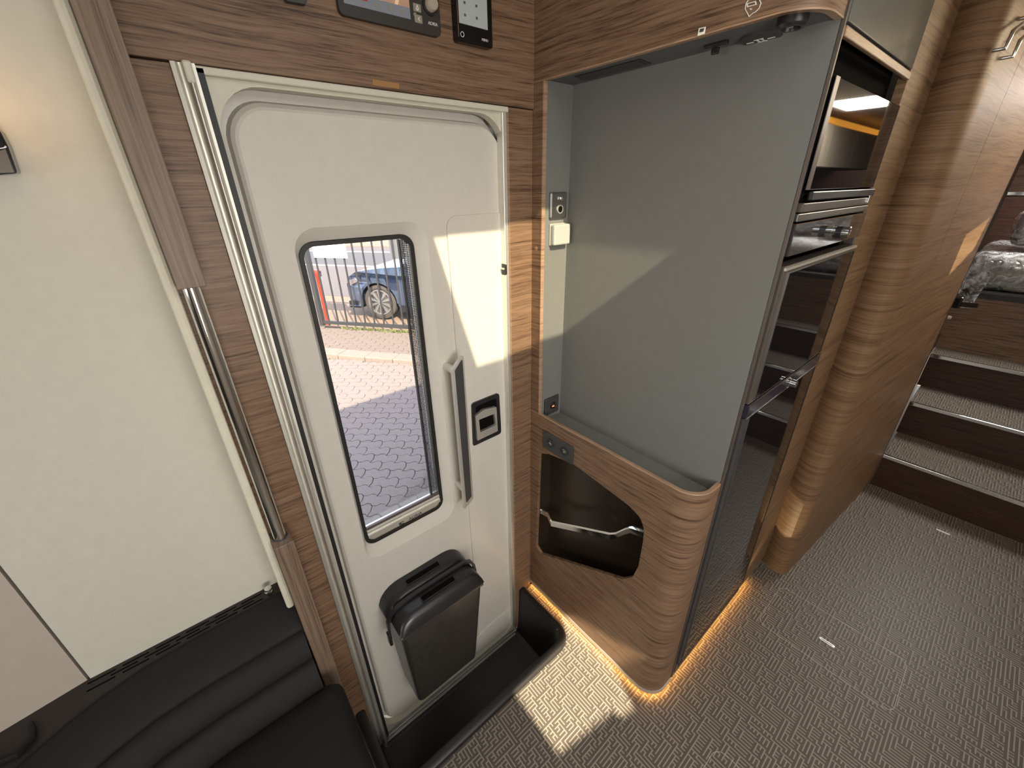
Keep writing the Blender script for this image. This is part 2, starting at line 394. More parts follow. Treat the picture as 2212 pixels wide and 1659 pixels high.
# floor with the opening of the entrance step
flo = struct(link('floor', ext(NB(), [(-2.3, -1.2), (2.84, -1.2), (2.84, 1.0), (0.86, 1.0), (0.86, 0.92), (0.788, 0.92), (0.788, 0.72), (0.770, 0.675), (0.73, 0.657), (0.12, 0.657), (0.09, 0.67), (0.076, 0.70), (0.076, 0.92), (0.0, 0.92), (0.0, 1.0), (-2.3, 1.0)], 'z', -0.03, 0.0), 'maze_vinyl'), 'taupe vinyl floor printed with a pale maze pattern')
def seam(u0, u1, v0, v1, r, w=0.0014):
    link('hatch_seam', ext(NB(), rr(u0, u1, v0, v1, r, 8), 'z', 0.0, 0.0004, [rr(u0 + w, u1 - w, v0 + w, v1 - w, r - w, 8)]), 'hatch_line', flo, 'pale seam of a floor hatch')
plain('hatch_line', (0.46, 0.40, 0.34), 0.5)
seam(1.432, 1.686, -0.230, 0.195, 0.032)
hc = at_z(1548, 1611, 0); seam(hc.x - 0.30, hc.x, hc.y - 0.42, hc.y, 0.035)
for a, b in (((1770, 1377), (1803, 1398)), ((2022, 1143), (2052, 1157))):
    p, q = at_z(*a, 0), at_z(*b, 0); w = 0.0055
    la = link('hatch_latch', ext(NB(), rr(p.x - w, p.x + w, min(p.y, q.y), max(p.y, q.y), 0.004, 4), 'z', 0.0, 0.0015), 'silver_strip', flo, 'bright metal latch set in the floor')
    if a[0] < 1900: link('latch_slot', ext(NB(), rr(p.x - .002, p.x + .001, min(p.y, q.y) + .006, max(p.y, q.y) - .006, 0.001, 3), 'z', 0.0013, 0.0018), 'charcoal', la)
# outer walls, roof with its two roof lights
struct(link('wall_entrance', ext(NB(), [(-2.3, -0.42), (XE, -0.42), (XE, ZC + .02), (-2.3, ZC + .02)], 'y', 1.03, 1.06, [rr(0.132, 0.770, -0.25, 1.772, 0.075, 8)]), 'ceiling_cream'), 'outer side wall of the vehicle with the entrance door opening')
def up(p, z):                                                   # where the sun ray that lands on p crosses height z
    t = (p[2] - z) / SUN.z; return (p[0] - SUN.x * t, p[1] - SUN.y * t)
a1 = up((0.535, 0.955, 1.491), ZC); a2 = up((0.955, 0.6, 1.452), ZC); a3 = up((0.6, 0.955, 1.095), ZC)
sky1 = [(a1[0], a3[1]), (a2[0], a3[1]), (a2[0], a1[1]), (a1[0], a1[1])]
wp0 = Vector((1.779, 0.203, 0)); wn_ = Vector((0.08, 1.041, 0))
bp = [up(at_plane(a, b, wp0, wn_), ZC) for a, b in ((2139, 470), (2086, 508), (2046, 602), (2100, 545))]
sky2 = bp if area2(bp) > 0 else bp[::-1]
ce = struct(link('ceiling', ext(NB(), [(-2.3, -1.2), (XE, -1.2), (XE, 1.06), (-2.3, 1.06)], 'z', ZC, ZC + 0.012, [sky1, sky2]), 'ceiling_cream'), 'pale ceiling with two roof light openings')
struct(link('window_1', ext(NB(), sky1, 'z', ZC + 0.004, ZC + 0.008), 'acrylic'), 'tinted acrylic roof light pane over the entrance')
struct(link('window_2', ext(NB(), sky2, 'z', ZC + 0.004, ZC + 0.008), 'acrylic'), 'small tinted roof light pane over the bedroom steps')
def side(p):                                                    # where the sun ray that lands on floor point p crosses the far side wall
    t = (p[1] + 1.2) / SUN.y; return (p[0] - SUN.x * t, -SUN.z * t)
wq = [side(p) for p in ((0.505, 0.416), (0.728, 0.379), (0.735, 0.350), (0.791, 0.336), (0.90, 0.60), (0.862, 0.76), (0.80, 0.672), (0.511, 0.66))]
struct(link('wall_opposite', ext(NB(), [(-2.3, -0.05), (XE, -0.05), (XE, ZC), (-2.3, ZC)], 'y', -1.21, -1.2, [wq if area2(wq) > 0 else wq[::-1]]), 'wall_taupe'), 'side wall across from the entrance with a window opening')
struct(link('wall_cab', box(NB(), -2.32, -2.3, -1.2, 1.06, -0.05, ZC), 'charcoal'), 'dark cab end of the living area')
struct(link('wall_rear', box(NB(), XE, XE + .02, -1.2, 1.06, -0.05, ZC), 'wall_taupe'), 'rear end wall of the bedroom')
# pale side wall left of the door, two panels with a seam
struct(link('wall_left', box(NB(), -0.388, 0.02, 1.0, 1.03, 0.55, ZC, 0.002), 'wall_cream'), 'smooth cream side wall panel behind the black bench')
wl2 = [(-0.392, 1.000), (-1.2, 0.88), (-1.2, 1.02), (-0.392, 1.02)]
struct(link('wall_cab_side', ext(NB(), wl2, 'z', 0.45, ZC), 'wall_taupe'), 'taupe angled side wall panel left of the seam')

# boards round the entrance door
tb = struct(link('trim_1', box(NB(), 0.044, XP, 0.921, 1.03, 1.7845, ZC, 0.0015), 'wood'), 'wide brown wood grain board above the entrance door')
struct(link('trim_2', box(NB(), 0.030, 0.0935, YW, 1.03, -0.26, 1.782, 0.001), 'wood'), 'wood grain board between the chrome grab bar and the door')
link('sticker', ext(NB(), PY([(804, 171), (862, 180), (862, 192), (805, 184)], 0.9205), 'y', 0.9200, 0.9210), 'sticker_gold', tb, 'small golden brown sticker')
# aluminium rails beside the door
xa, xb_ = 0.0935, at_y(423, 144, 0.91).x
al = NB()
prof = [(xa, 0.93), (xa, 0.917), (xa + .006, 0.915), (xa + .010, 0.919), (xa + .0125, 0.919)]
for i in range(13):
    t = i / 12; prof.append((xa + .0135 + (xb_ - xa - .018) * t, 0.918 - 0.017 * math.sin(math.pi * (0.12 + 0.80 * t))))
prof += [(xb_ - .003, 0.914), (xb_, 0.914), (xb_, 0.95), (xa, 0.95)]
rail = struct(link('trim_4', ext(al, prof, 'z', -0.245, 1.783), 'aluminium', smooth=40), 'rounded aluminium rail along the hinge side of the door')
link('rail_cap', box(NB(), xa + .013, xb_ - .006, 0.8985, 0.91, 1.755, 1.7835, 0.003), 'frame_cream', rail, 'cream end cap')
xr1, xr2, xr3, xr0 = at_y(1086, 300, .93).x, at_y(1095.5, 300, .93).x, at_y(1099, 300, .925).x, at_y(1079.5, 300, .944).x
struct(link('trim_5', box(NB(), xr1, xr2, 0.93, 0.955, -0.24, 1.783, .002), 'aluminium'), 'thin aluminium rail along the lock side of the door')
struct(link('trim_10', box(NB(), xr0, xr1 + .006, 0.944, 0.956, -0.24, 1.783), 'rubber'), 'dark rubber seal along the lock side of the door')
struct(link('trim_11', box(NB(), xr2, xr3, 0.926, 0.955, -0.24, 1.783), 'wood_edge'), 'pale edge of the narrow wood board beside the rail')
struct(link('trim_3', box(NB(), xr3, XP, YW, 1.03, -0.225, 1.7825, 0.001), 'wood'), 'narrow wood grain board between door and partition')
struct(link('trim_6', box(NB(), xb_ + .0005, xb_ + .011, 0.925, 0.985, -0.24, 1.78), 'rubber'), 'dark rubber seal beside the rounded rail')
struct(link('trim_7', ext(NB(), [(xb_, -0.262), (0.764, -0.262), (0.764, 1.783), (xb_, 1.783)], 'y', 0.938, 0.962, [rr(0.1385, 0.7605, -0.236, 1.766, 0.078, 8)]), 'frame_cream'), 'cream rounded frame round the entrance door')
struct(link('trim_8', box(NB(), xb_, 0.764, 0.925, 0.938, 1.772, 1.7835, .002), 'frame_cream'), 'cream rain lip under the wide wood board')
struct(link('trim_9', box(box(NB(), 0.10, 0.77, 0.925, 0.962, -0.262, -0.241, .002), 0.10, 0.77, 0.914, 0.925, -0.252, -0.245, .001), 'steel_dull'), 'grey metal threshold under the entrance door')

# ------------------------------------------------------------------ entrance door
D = thing('door_1', (0.45, 0.98, -0.245), 'off-white entrance door with a tall window and black bin', None, kind='structure')
b = NB()
specs = [(.137, .762, -.245, 1.768, .075, .982), (.1500, .7605, -.243, 1.752, .068, .981), (.1535, .7595, -.241, 1.747, .066, .963), (.159, .758, -.238, 1.740, .062, .9565), (.164, .757, -.236, 1.735, .058, .9545)]
rings = [[Vector((u, s[5], v)) for u, v in rr(*s[:5], 8)] for s in specs]
V = loft(b, rings, True, False)
hole = rr(0.212, 0.520, 0.588, 1.534, 0.05, 8)
hv = [b.verts.new((u, .9545, v)) for u, v in hole]
lp = [[Vector((v.co.x, v.co.z, 0)) for v in V[-1]], [Vector((u, v, 0)) for u, v in hole]]
flat = list(V[-1]) + hv
for t in tessellate_polygon(lp): b.faces.new([flat[i] for i in t])
inn = [b.verts.new((u, .9715, v)) for u, v in rr(0.2215, 0.490, 0.636, 1.506, 0.034, 8)]
for i in range(len(hv)): b.faces.new((hv[i - 1], hv[i], inn[i], inn[i - 1]))
link('door_panel', b, 'door_white', D, smooth=18)
# the slab behind must not close the window: cut the back cap
bpy.data.objects['door_panel'].data.update()
_bm = bmesh.new(); _bm.from_mesh(bpy.data.objects['door_panel'].data)
_bm.faces.ensure_lookup_table()
big = [f for f in _bm.faces if len(f.verts) > 20]; bmesh.ops.delete(_bm, geom=big, context='FACES_ONLY'); _bm.to_mesh(bpy.data.objects['door_panel'].data); _bm.free()
link('outer_skin', ext(NB(), rr(.137, .762, -.245, 1.768, .075, 8), 'y', .987, 1.012, [rr(0.224, 0.484, 0.645, 1.500, 0.03, 8)]), 'door_white', D)
fr = link('window_frame', ext(NB(), rr(0.2205, 0.4865, 0.639, 1.505, 0.032, 8), 'y', .965, .986, [rr(0.2295, 0.4775, 0.651, 1.496, 0.026, 8)]), 'rubber', D, 'black rubber window frame')
link('window_pane', ext(NB(), rr(0.226, 0.481, 0.648, 1.499, 0.028, 6), 'y', .988, .991), 'pane', D, 'clear window pane')
sc_ = link('insect_screen', box(NB(), 0.4535, 0.4765, .9745, .9755, 0.690, 1.494), 'mesh_screen', D, 'folded insect screen')
link('screen_rail', box(NB(), 0.4495, 0.4535, .970, .980, 0.690, 1.494), 'rubber', sc_)
link('screen_rail', box(NB(), 0.4745, 0.4772, .969, .980, 0.690, 1.494), 'steel_dull', sc_)
br = link('blind_bar', ext(NB(), [(.985, .652), (.968, .652), (.968, .664), (.964, .667), (.964, .677), (.969, .680), (.966, .684), (.966, .690), (.972, .694), (.974, .702), (.985, .702)], 'x', 0.2310, 0.4760), 'aluminium', D, 'ribbed aluminium blind bar')
link('blind_edge', box(NB(), 0.2310, 0.4760, .966, .975, .697, .706, .001), 'frame_bronze', br)
text('blind_lettering', 'ADRIA', 0.016, (0.385, .9674, .6585), *EY, 'charcoal', br, .0003)
link('lettering_mark', ext(NB(), [(0.331, .653), (0.343, .653), (0.345, .656), (0.336, .656), (0.336, .661), (0.345, .661), (0.343, .664), (0.331, .664), (0.328, .661), (0.328, .656)], 'y', .9672, .968), 'charcoal', br)
x0 = at_y(988, 800, .9545).x
sp_ = link('lock_side_panel', ext(NB(), rpoly([(x0, -.228), (.7545, -.228), (.7545, 1.541), (x0, 1.541)], [.01, .03, .01, .035]), 'y', .9495, .9560), 'door_white_gloss', D, 'smooth raised panel on the lock side')
lx = link('kick_panel', ext(NB(), rpoly([(.50, -.222), (.751, -.222), (.751, -.10), (.66, -.10), (.50, -.13)], [.004, .04, .01, .01, .004]), 'y', .9465, .9505), 'door_white_gloss', D)
# grab handle on the door
hp = PY([(998, 764), (974, 798), (1001, 1098), (1020, 1074)], .905)
gh = link('door_handle', ext(NB(), rpoly(hp, .004), 'y', .897, .908), 'aluminium', D, 'long grey metal pull handle', smooth=40)
ip = PY([(997, 774), (981, 800), (1006, 1085), (1017, 1071)], .9)
link('handle_inlay', ext(NB(), rpoly(ip, .003), 'y', .8955, .8975), 'charcoal', gh, 'dark inlay')
for a, c in (((968, 798), .93), ((992, 1052), .93)):
    p = at_y(*a, c); lathe_bm = NB(); lathe(lathe_bm, (p.x + .008, .906, p.z), (0, 1, 0), [(0, .013), (.02, .011), (.049, .012)]); link('handle_foot', lathe_bm, 'aluminium', gh, smooth=40)
# door latch in its black well
bz = rpoly(PY([(1018, 872), (1077, 848), (1082, 935), (1022, 963)], .947), [.012, .012, .012, .006])
lt = link('latch_bezel', ext(NB(), bz, 'y', .944, .952, [rpoly(PY([(1026, 878), (1071, 859), (1075, 930), (1029, 952)], .947), [.008, .008, .006, .004])]), 'black_plastic', D, 'black latch surround')
link('latch_well', ext(NB(), bz, 'y', .9488, .9515), 'recess_black', lt)
link('latch_lever', ext(NB(), rpoly(PY([(1026, 898), (1044, 884), (1071, 878), (1074, 930), (1030, 951)], .943), [.004, .006, .005, .004, .003]), 'y', .939, .949, [rpoly(PY([(1033, 906), (1066, 893), (1070, 917), (1036, 933)], .943), .004)]), 'aluminium', lt, 'silver latch lever')
st = at_y(1080, 580, .94)
link('lock_striker', box(NB(), .7465, .7545, .930, .948, st.z - .02, st.z + .012, .002), 'black_plastic', D)
link('lock_striker', box(NB(), .7425, .7465, .932, .944, st.z - .004, st.z + .001, .001), 'aluminium', D)

# ------------------------------------------------------------------ black entrance step tray
T = thing('step_tray', (0.43, 0.78, -0.21), 'black plastic entrance step tray sunk in the floor below the door', 'step tray')
b = NB()
R = [((.052, .812, .628, .925), .075, .0), ((.055, .809, .631, .925), .073, .014), ((.064, .800, .640, .925), .066, .020), ((.078, .786, .655, .925), .058, .019), ((.084, .780, .662, .925), .054, .010), ((.090, .770, .672, .925), .05, -.20), ((.100, .760, .690, .925), .04, -.238), ((.115, .745, .705, .925), .035, -.248)]
rings = []
for (u0, u1, v0, v1), r, z in R:
    pts = rr(u0, u1, v0, v1 + r + .05, r, 7)                       # open towards the door: clamp at the back
    rings.append([Vector((u, min(v, 0.922), z)) for u, v in pts])
loft(b, rings, False, True)
bmesh.ops.delete(b, geom=[f for f in b.faces if all(v.co.y > .9215 for v in f.verts)], context='FACES_ONLY')
link('tray_body', b, 'tray_plastic', T, smooth=40)
link('tray_back', box(NB(), 0.09, 0.775, 0.900, 0.922, -.262, -.2465, .002), 'tray_plastic', T)
for px, py in ((1196, 1298),):
    p = at_z(px + 8, py + 62, .02); lb = NB(); lathe(lb, (p.x, p.y, .0195), (0, 0, 1), [(0, .004), (.0016, .0035), (.002, 0)], 12); link('rim_screw', lb, 'frame_bronze', T)

# ------------------------------------------------------------------ partition post with chrome grab bar left of the door
P = thing('partition_post', (0.024, 0.89, 0.0), 'slim wood partition post with a chrome grab bar left of the door', 'post')
YP = 0.85
link('upper_post', box(NB(), 0.0035, 0.0435, YP, 0.925, 1.461, ZC, .0015), 'wood_vertical', P)
link('lower_post', box(NB(), 0.0035, 0.0435, YP, 0.925, 0.0, 0.8815, .0015), 'wood_vertical', P)
link('post_back', box(NB(), 0.0035, 0.018, 0.912, 0.925, 0.875, 1.465), 'wood', P)
tb_ = NB(); tube(tb_, [(0.0225, .884, .875), (0.0225, .884, 1.468)], .0135, 20); link('grab_bar', tb_, 'chrome', P, 'polished chrome grab bar', smooth=40)
lb = NB(); lathe(lb, (0.0225, .884, .8815), (0, 0, 1), [(0, .0165), (.001, .0163), (.0012, .0137)], 24); link('bar_socket', lb, 'charcoal', P)
link('cream_edge', box(NB(), -0.0135, 0.0035, 0.885, 1.0, 0.655, ZC, .006), 'piping_cream', P, 'cream padded edge strip')

# ================================================================== PARTITION CABINET WITH THE GREY TV NICHE
K = thing('partition_cabinet', (0.90, 0.6, 0.0), 'wood partition cabinet with a grey television niche and rounded front corner', 'cabinet')
ARC = [(XP + .066 - .066 * math.cos(math.radians(a)), YF + .066 - .066 * math.sin(math.radians(a))) for a in range(0, 91, 9)]
PLAN = [(XP, YW), (XP, 0.75), (XP, 0.60), (XP, 0.48)] + ARC + [(0.9535, YF)]
PN = plan_normals(PLAN, -1)                                    # normals pointing into the cabinet
TH = .012
def strip(prof, path=PN): b = NB(); sweep(b, path, prof); return b
b = NB()
pk = PX([(1165, 979), (1186, 981), (1240, 1003), (1358, 1092), (1383, 1118), (1391, 1142), (1389, 1170), (1379, 1223), (1366, 1247), (1343, 1251), (1168, 1196), (1158, 1180)], XP)
pk = rpoly(pk, [.012, .05, .2, .04, .03, .03, .05, .02, .02, .03, .015, .01], 4)
ext(b, [(YF + .066, .022), (YW, .022), (YW, .893), (YF + .066, .893)], 'x', XP, XP + TH, [pk])
sweep(b, [p for p in PN[4:]], [(0, .022), (TH, .022), (TH, .893), (0, .893)])
link('lower_panel', b, 'wood', K, smooth=30)
link('lip_edge', strip([(0, .893), (TH, .893), (TH - .001, .8955), (.001, .8955)]), 'wood_edge', K, 'pale wood lip of the shelf', smooth=30)
link('base_rail', strip([(-.003, .017), (.010, .017), (.010, .031), (-.003, .031)]), 'aluminium', K, 'aluminium base rail', smooth=30)
link('kick_board', strip([(.045, .0), (.055, .0), (.055, .022), (.045, .022)]), 'recess_black', K)
led_path = [p for p in PN if p[1] < .92] 
link('led_strip', strip([(.000, .0155), (.008, .0155), (.008, .0165), (.000, .0165)]), 'led_orange', K, 'orange glowing light strip under the cabinet')
# pocket behind the cut-out
us = [p[0] for p in pk]; vs = [p[1] for p in pk]; u0, u1, v0, v1 = min(us) - .004, max(us) + .004, min(vs) - .004, max(vs) + .004
b = NB(); X1 = XP + .075
ext(b, [(u0, v0), (u1, v0), (u1, v1), (u0, v1)], 'x', X1, X1 + .004); box(b, XP + TH, X1, u0 - .004, u0, v0, v1); box(b, XP + TH, X1, u1, u1 + .004, v0, v1); box(b, XP + TH, X1, u0, u1, v0 - .004, v0); box(b, XP + TH, X1, u0, u1, v1, v1 + .004)
plain('pocket_brown', (0.030, 0.020, 0.013), 0.25, var=0.1); link('pocket', b, 'pocket_brown', K, 'dark recessed magazine pocket')
b = NB(); pts = [at_x(px, py, XP + dx) for px, py, dx in ((1169, 1104, .02), (1184, 1112, .015), (1192, 1130, .004), (1250, 1142, .002), (1318, 1157, .002), (1330, 1156, .002), (1350, 1147, .008), (1364, 1143, .012), (1390, 1152, .014))]
rings = []
for i, p in enumerate(pts):
    h = .013 if i > 1 else .010; rings.append([p + Vector((dx, 0, dz)) for dx, dz in ((-.004, -h), (.003, -h), (.003, h), (-.0015, h), (-.005, h * .55))])
loft(b, rings); link('pocket_rail', b, 'chrome', K, 'bent chrome retaining rail', smooth=20)
link('rail_bracket', box(NB(), XP + .013, XP + .03, pts[0].y - .004, pts[0].y + .012, pts[0].z - .012, pts[0].z + .014, .002), 'chrome', K)
# niche
inner = [(x + nx * TH, y + ny * TH) for x, y, nx, ny in PN]
shelf = inner + [(XB, YF + TH), (XB, YW)]
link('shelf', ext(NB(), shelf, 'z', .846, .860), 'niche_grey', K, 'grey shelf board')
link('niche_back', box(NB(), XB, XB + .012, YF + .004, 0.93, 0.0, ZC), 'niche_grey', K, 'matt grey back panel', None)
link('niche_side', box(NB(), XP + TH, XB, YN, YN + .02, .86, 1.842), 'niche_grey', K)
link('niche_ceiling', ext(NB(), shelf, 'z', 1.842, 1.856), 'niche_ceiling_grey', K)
link('side_stile', box(NB(), XP, XP + TH, YN - .001, YW, .8955, 1.840), 'wood', K)
link('stile_edge', box(NB(), XP - .0008, XP + TH, YN - .004, YN - .0005, .8955, 1.840), 'wood_edge', K)
link('upper_fascia', strip([(0, 1.842), (TH, 1.842), (TH, ZC), (0, ZC)]), 'wood', K, 'curved wood fascia above the niche', smooth=30)
link('fascia_edge', strip([(0, 1.8395), (TH, 1.8395), (TH, 1.842), (0, 1.842)]), 'wood_edge', K, smooth=30)
for px, py in ((1158, 537), ):
    p = at_x(px, py, XP); b = NB(); lathe(b, (XP, p.y, p.z), (-1, 0, 0), [(0, .006), (.0006, .0055), (.0007, 0)], 16); link('screw_cap', b, 'wood_edge', K)
for px, py in ((1181, 585), (1213, 578), (1176, 842), (1205, 829)):
    p = at_y(px, py, YN); b = NB(); lathe(b, (p.x, YN, p.z), (0, -1, 0), [(0, .006), (.0006, .0055), (.0007, 0)], 16); link('screw_cap', b, 'niche_grey', K)
# things fitted into the niche ceiling
vt = PZ([(1241, 165), (1264, 174), (1407, 137), (1382, 127)], 1.8415)
o = thing('strip_light', (vt[0][0], vt[0][1], 1.84), 'long black strip light fitting let into the niche ceiling', 'light')
link('housing', ext(NB(), vt, 'z', 1.8405, 1.846), 'black_plastic', o)
cx = sum(p[0] for p in vt) / 4; cy = sum(p[1] for p in vt) / 4
link('lens', ext(NB(), [(cx + (u - cx) * .86, cy + (v - cy) * .9) for u, v in vt], 'z', 1.8396, 1.8410), 'charcoal', o)
p = at_z(1548, 92, 1.842)
o = thing('ceiling_hook', p, 'small black T-shaped hook under the niche ceiling', 'hook')
link('bar', box(NB(), p.x - .006, p.x + .006, p.y - .022, p.y + .022, 1.836, 1.842, .002), 'black_plastic', o)
link('peg', box(NB(), p.x - .004, p.x + .004, p.y - .007, p.y + .007, 1.824, 1.835, .002), 'black_plastic', o)
p = at_z(1645, 78, 1.842)
o = thing('round_switch', p, 'round black touch switch with white symbol under the niche ceiling', 'switch')
b = NB(); lathe(b, (p.x, p.y, 1.842), (0, 0, -1), [(0, .034), (.004, .034), (.006, .031), (.006, 0)], 32); link('disc', b, 'charcoal', o, smooth=35)
b = NB()
for dx in (-.004, .004): box(b, p.x - .009, p.x + .009, p.y + dx - .0012, p.y + dx + .0012, 1.8352, 1.8361)
for s in (-1, 1): box(b, p.x - .0015, p.x + .0015, p.y + s * .018 - .006, p.y + s * .018 + .006, 1.8352, 1.8361); box(b, p.x + s * .009 - .001, p.x + s * .009 + .001, p.y - .008, p.y + .008, 1.8352, 1.8361)
link('symbol', b, 'white_mark', o)
p = at_z(1722, 47, 1.83)
o = thing('ceiling_plug', p, 'black round plug socket in the rounded corner of the niche ceiling', 'socket')
b = NB(); lathe(b, (p.x + .012, p.y + .012, 1.842), (0, 0, -1), [(0, .022), (.012, .022), (.016, .019), (.016, .014), (.010, .013), (.010, 0)], 28); link('ring', b, 'black_plastic', o, smooth=35)
b = NB(); lathe(b, (p.x + .012, p.y + .012, 1.834), (0, 0, -1), [(0, .004), (.006, .004)], 12); link('pin', b, 'chrome', o)
# stickers on the fascia
s1 = PX([(1507, 78), (1510, 61), (1525, 58), (1522, 73)], XP)
o = tag(link('small_label', ext(NB(), s1, 'x', XP - .0008, XP), 'white_mark'), 'tiny white and dark pictogram label on the fascia edge', 'label')
i_ = PX([(1511, 70), (1513, 63), (1522, 61), (1520, 68)], XP); link('pictogram', ext(NB(), i_, 'x', XP - .0012, XP - .0008), 'charcoal', o)
drop = PX([(1618, 37), (1614, 29), (1609, 20), (1611, 8), (1617, -2), (1629, -8), (1641, -2), (1645, 6), (1641, 18), (1632, 27), (1627, 29)], XP)
cx = sum(p[0] for p in drop) / len(drop); cy = sum(p[1] for p in drop) / len(drop)
o = thing('balloon_label', (XP, cx, cy), 'balloon-shaped outline pictogram label on the curved wood fascia', 'label')
link('outline', ext(NB(), drop, 'x', XP - .0008, XP, [[(cx + (u - cx) * .9, cy + (v - cy) * .9) for u, v in drop]]), 'white_mark', o)
q = PX([(1614, 16), (1613, 8), (1633, 2), (1635, 10)], XP); qx = sum(p[0] for p in q) / 4; qy = sum(p[1] for p in q) / 4
link('pictogram', ext(NB(), q, 'x', XP - .0008, XP, [[(qx + (u - qx) * .75, qy + (v - qy) * .6) for u, v in q]]), 'white_mark', o)
q = PX([(1622, 22), (1619, 19), (1625, 18)], XP); link('arrow', ext(NB(), q, 'x', XP - .0008, XP), 'white_mark', o)

# sockets and switches
def plate(name, px, y, t, label, cat, mat, r=.004):
    q = PY(px, y); xs = [p[0] for p in q]; zs = [p[1] for p in q]; x0, x1, z0, z1 = min(xs), max(xs), sum(sorted(zs)[:2]) / 2, sum(sorted(zs)[2:]) / 2
    o = thing(name, ((x0 + x1) / 2, y, z0), label, cat)
    b = NB(); box(b, x0, x1, y - t, y, z0, z1, r); link('plate', b, mat, o)
    return o, x0, x1, z0, z1
o, x0, x1, z0, z1 = plate('aerial_socket', [(1186, 415), (1221, 415), (1216, 471), (1186, 472)], YN, .009, 'grey aerial socket plate at the top of the niche side', 'socket', 'steel_dull')
cxm = (x0 + x1) / 2
b = NB(); lathe(b, (cxm + .004, YN - .009, z0 + .024), (0, -1, 0), [(0, .012), (.002, .0115), (.002, .009), (-.004, .009)], 24); link('socket_ring', b, 'aluminium', o, smooth=40)
b = NB(); lathe(b, (cxm + .004, YN - .0095, z0 + .024), (0, -1, 0), [(0, .009), (.0008, .008), (.0009, 0)], 20); link('socket_hole', b, 'recess_black', o)
b = NB(); lathe(b, (cxm + .004, YN - .009, z0 + .052), (0, -1, 0), [(0, .0065), (.006, .006), (.008, .003), (.008, 0)], 20); link('coax_pin', b, 'chrome', o, smooth=40)
o, x0, x1, z0, z1 = plate('wall_switch', [(1186, 484), (1221, 480), (1220, 527), (1186, 531)], YN, .006, 'pale grey rocker switch below the aerial socket', 'switch', 'switch_grey', .003)
link('rocker', box(NB(), x0 + .001, x1 - .001, YN - .022, YN - .006, z0 + .002, z1 - .002, .004), 'switch_grey', o)
o, x0, x1, z0, z1 = plate('usb_socket', [(1175, 862), (1204, 852), (1204, 889), (1175, 895)], YN, .006, 'dark usb socket at the foot of the niche side', 'socket', 'charcoal')
b = NB(); lathe(b, ((x0 + x1) / 2 + .004, YN - .006, (z0 + z1) / 2), (0, -1, 0), [(0, .014), (.003, .013), (.003, .0105), (.001, .010), (.001, 0)], 28); link('usb_ring', b, 'black_plastic', o, smooth=40)
link('usb_light', box(NB(), (x0 + x1) / 2 - .0005, (x0 + x1) / 2 + .009, YN - .0085, YN - .0068, (z0 + z1) / 2 - .005, (z0 + z1) / 2 - .0015), 'usb_glow', o)
link('usb_slot', box(NB(), (x0 + x1) / 2 - .0005, (x0 + x1) / 2 + .009, YN - .0085, YN - .0068, (z0 + z1) / 2 + .002, (z0 + z1) / 2 + .005), 'steel_dull', o)
q = PX([(1174, 932), (1239, 962), (1237, 999), (1175, 971)], XP - .003); ys = [p[0] for p in q]; zs = [p[1] for p in q]
y0, y1, z0, z1 = min(ys), max(ys), sum(sorted(zs)[:2]) / 2, sum(sorted(zs)[2:]) / 2
o = thing('light_switch_panel', (XP, (y0 + y1) / 2, z0), 'charcoal double push button panel on the wood partition', 'switch')
link('plate', box(NB(), XP - .006, XP, y0, y1, z0, z1, .003), 'charcoal', o)
for k, f_ in enumerate((.72, .26)):
    yc = y0 + (y1 - y0) * f_; zc = (z0 + z1) / 2
    b = NB(); lathe(b, (XP - .006, yc, zc), (-1, 0, 0), [(0, .0165), (.003, .016), (.003, .0135), (.0015, .013), (.0015, 0)], 28); bt = link('push_button', b, 'black_plastic', o, smooth=40)
    b = NB()
    if k:
        for r0, r1_, aa in ((.0085, .0075, (30, 210)),):
            pts = [(yc + r0 * math.cos(math.radians(a)), zc + r0 * math.sin(math.radians(a))) for a in range(*aa, 12)] + [(yc + r1_ * math.cos(math.radians(a)), zc + r1_ * math.sin(math.radians(a))) for a in range(aa[1] - 12, aa[0] - 1, -12)]
            ext(b, pts, 'x', XP - .0085, XP - .0076)
        ext(b, rr(yc - .003, yc + .003, zc - .004, zc + .004, .0029, 4), 'x', XP - .0085, XP - .0076, [rr(yc - .002, yc + .002, zc - .003, zc + .003, .0019, 4)])
    else:
        ext(b, [(yc - .006, zc - .002), (yc + .002, zc - .002), (yc + .006, zc + .002), (yc - .002, zc + .002)], 'x', XP - .0085, XP - .0076)
        ext(b, rr(yc - .0006, yc + .0006, zc - .009, zc - .006, .0005, 2), 'x', XP - .0085, XP - .0076); ext(b, rr(yc - .0006, yc + .0006, zc + .006, zc + .009, .0005, 2), 'x', XP - .0085, XP - .0076)
    link('button_symbol', b, 'switch_grey', bt)

# ================================================================== APPLIANCE TOWER
A = thing('appliance_cabinet', (1.22, 0.6, 0.0), 'tall built-in cabinet housing oven and fridge beside the grey niche', 'cabinet')
XR = 1.485                                                     # right edge of the appliances
link('left_stile', box(NB(), .9552, .9615, YF - .003, YF + .0035, .03, ZC, .001), 'frame_bronze', A, 'bronze metal edge profile')
link('right_stile', box(NB(), XR - .012, XR, YF - .002, YF + .02, .095, 1.765, .001), 'frame_bronze', A)
link('carcass', box(NB(), .9615, XR - .012, YF + .03, .9, .03, ZC), 'recess_black', A)
link('wood_side', box(NB(), XR, 1.770, YF, YF + .02, 0.03, ZC, .001), 'wood_light', A, 'wood panel right of the appliances')
link('side_seam', box(NB(), XR + .0005, 1.769, YF - .0006, YF + .001, .996, .9985), 'wood_edge', A)
link('kick_board', box(NB(), .955, 1.77, YF + .045, YF + .055, 0, .03), 'recess_black', A)
link('bottom_rail', box(NB(), .9555, XR, YF - .003, YF + .03, .030, .050, .001), 'frame_bronze', A)
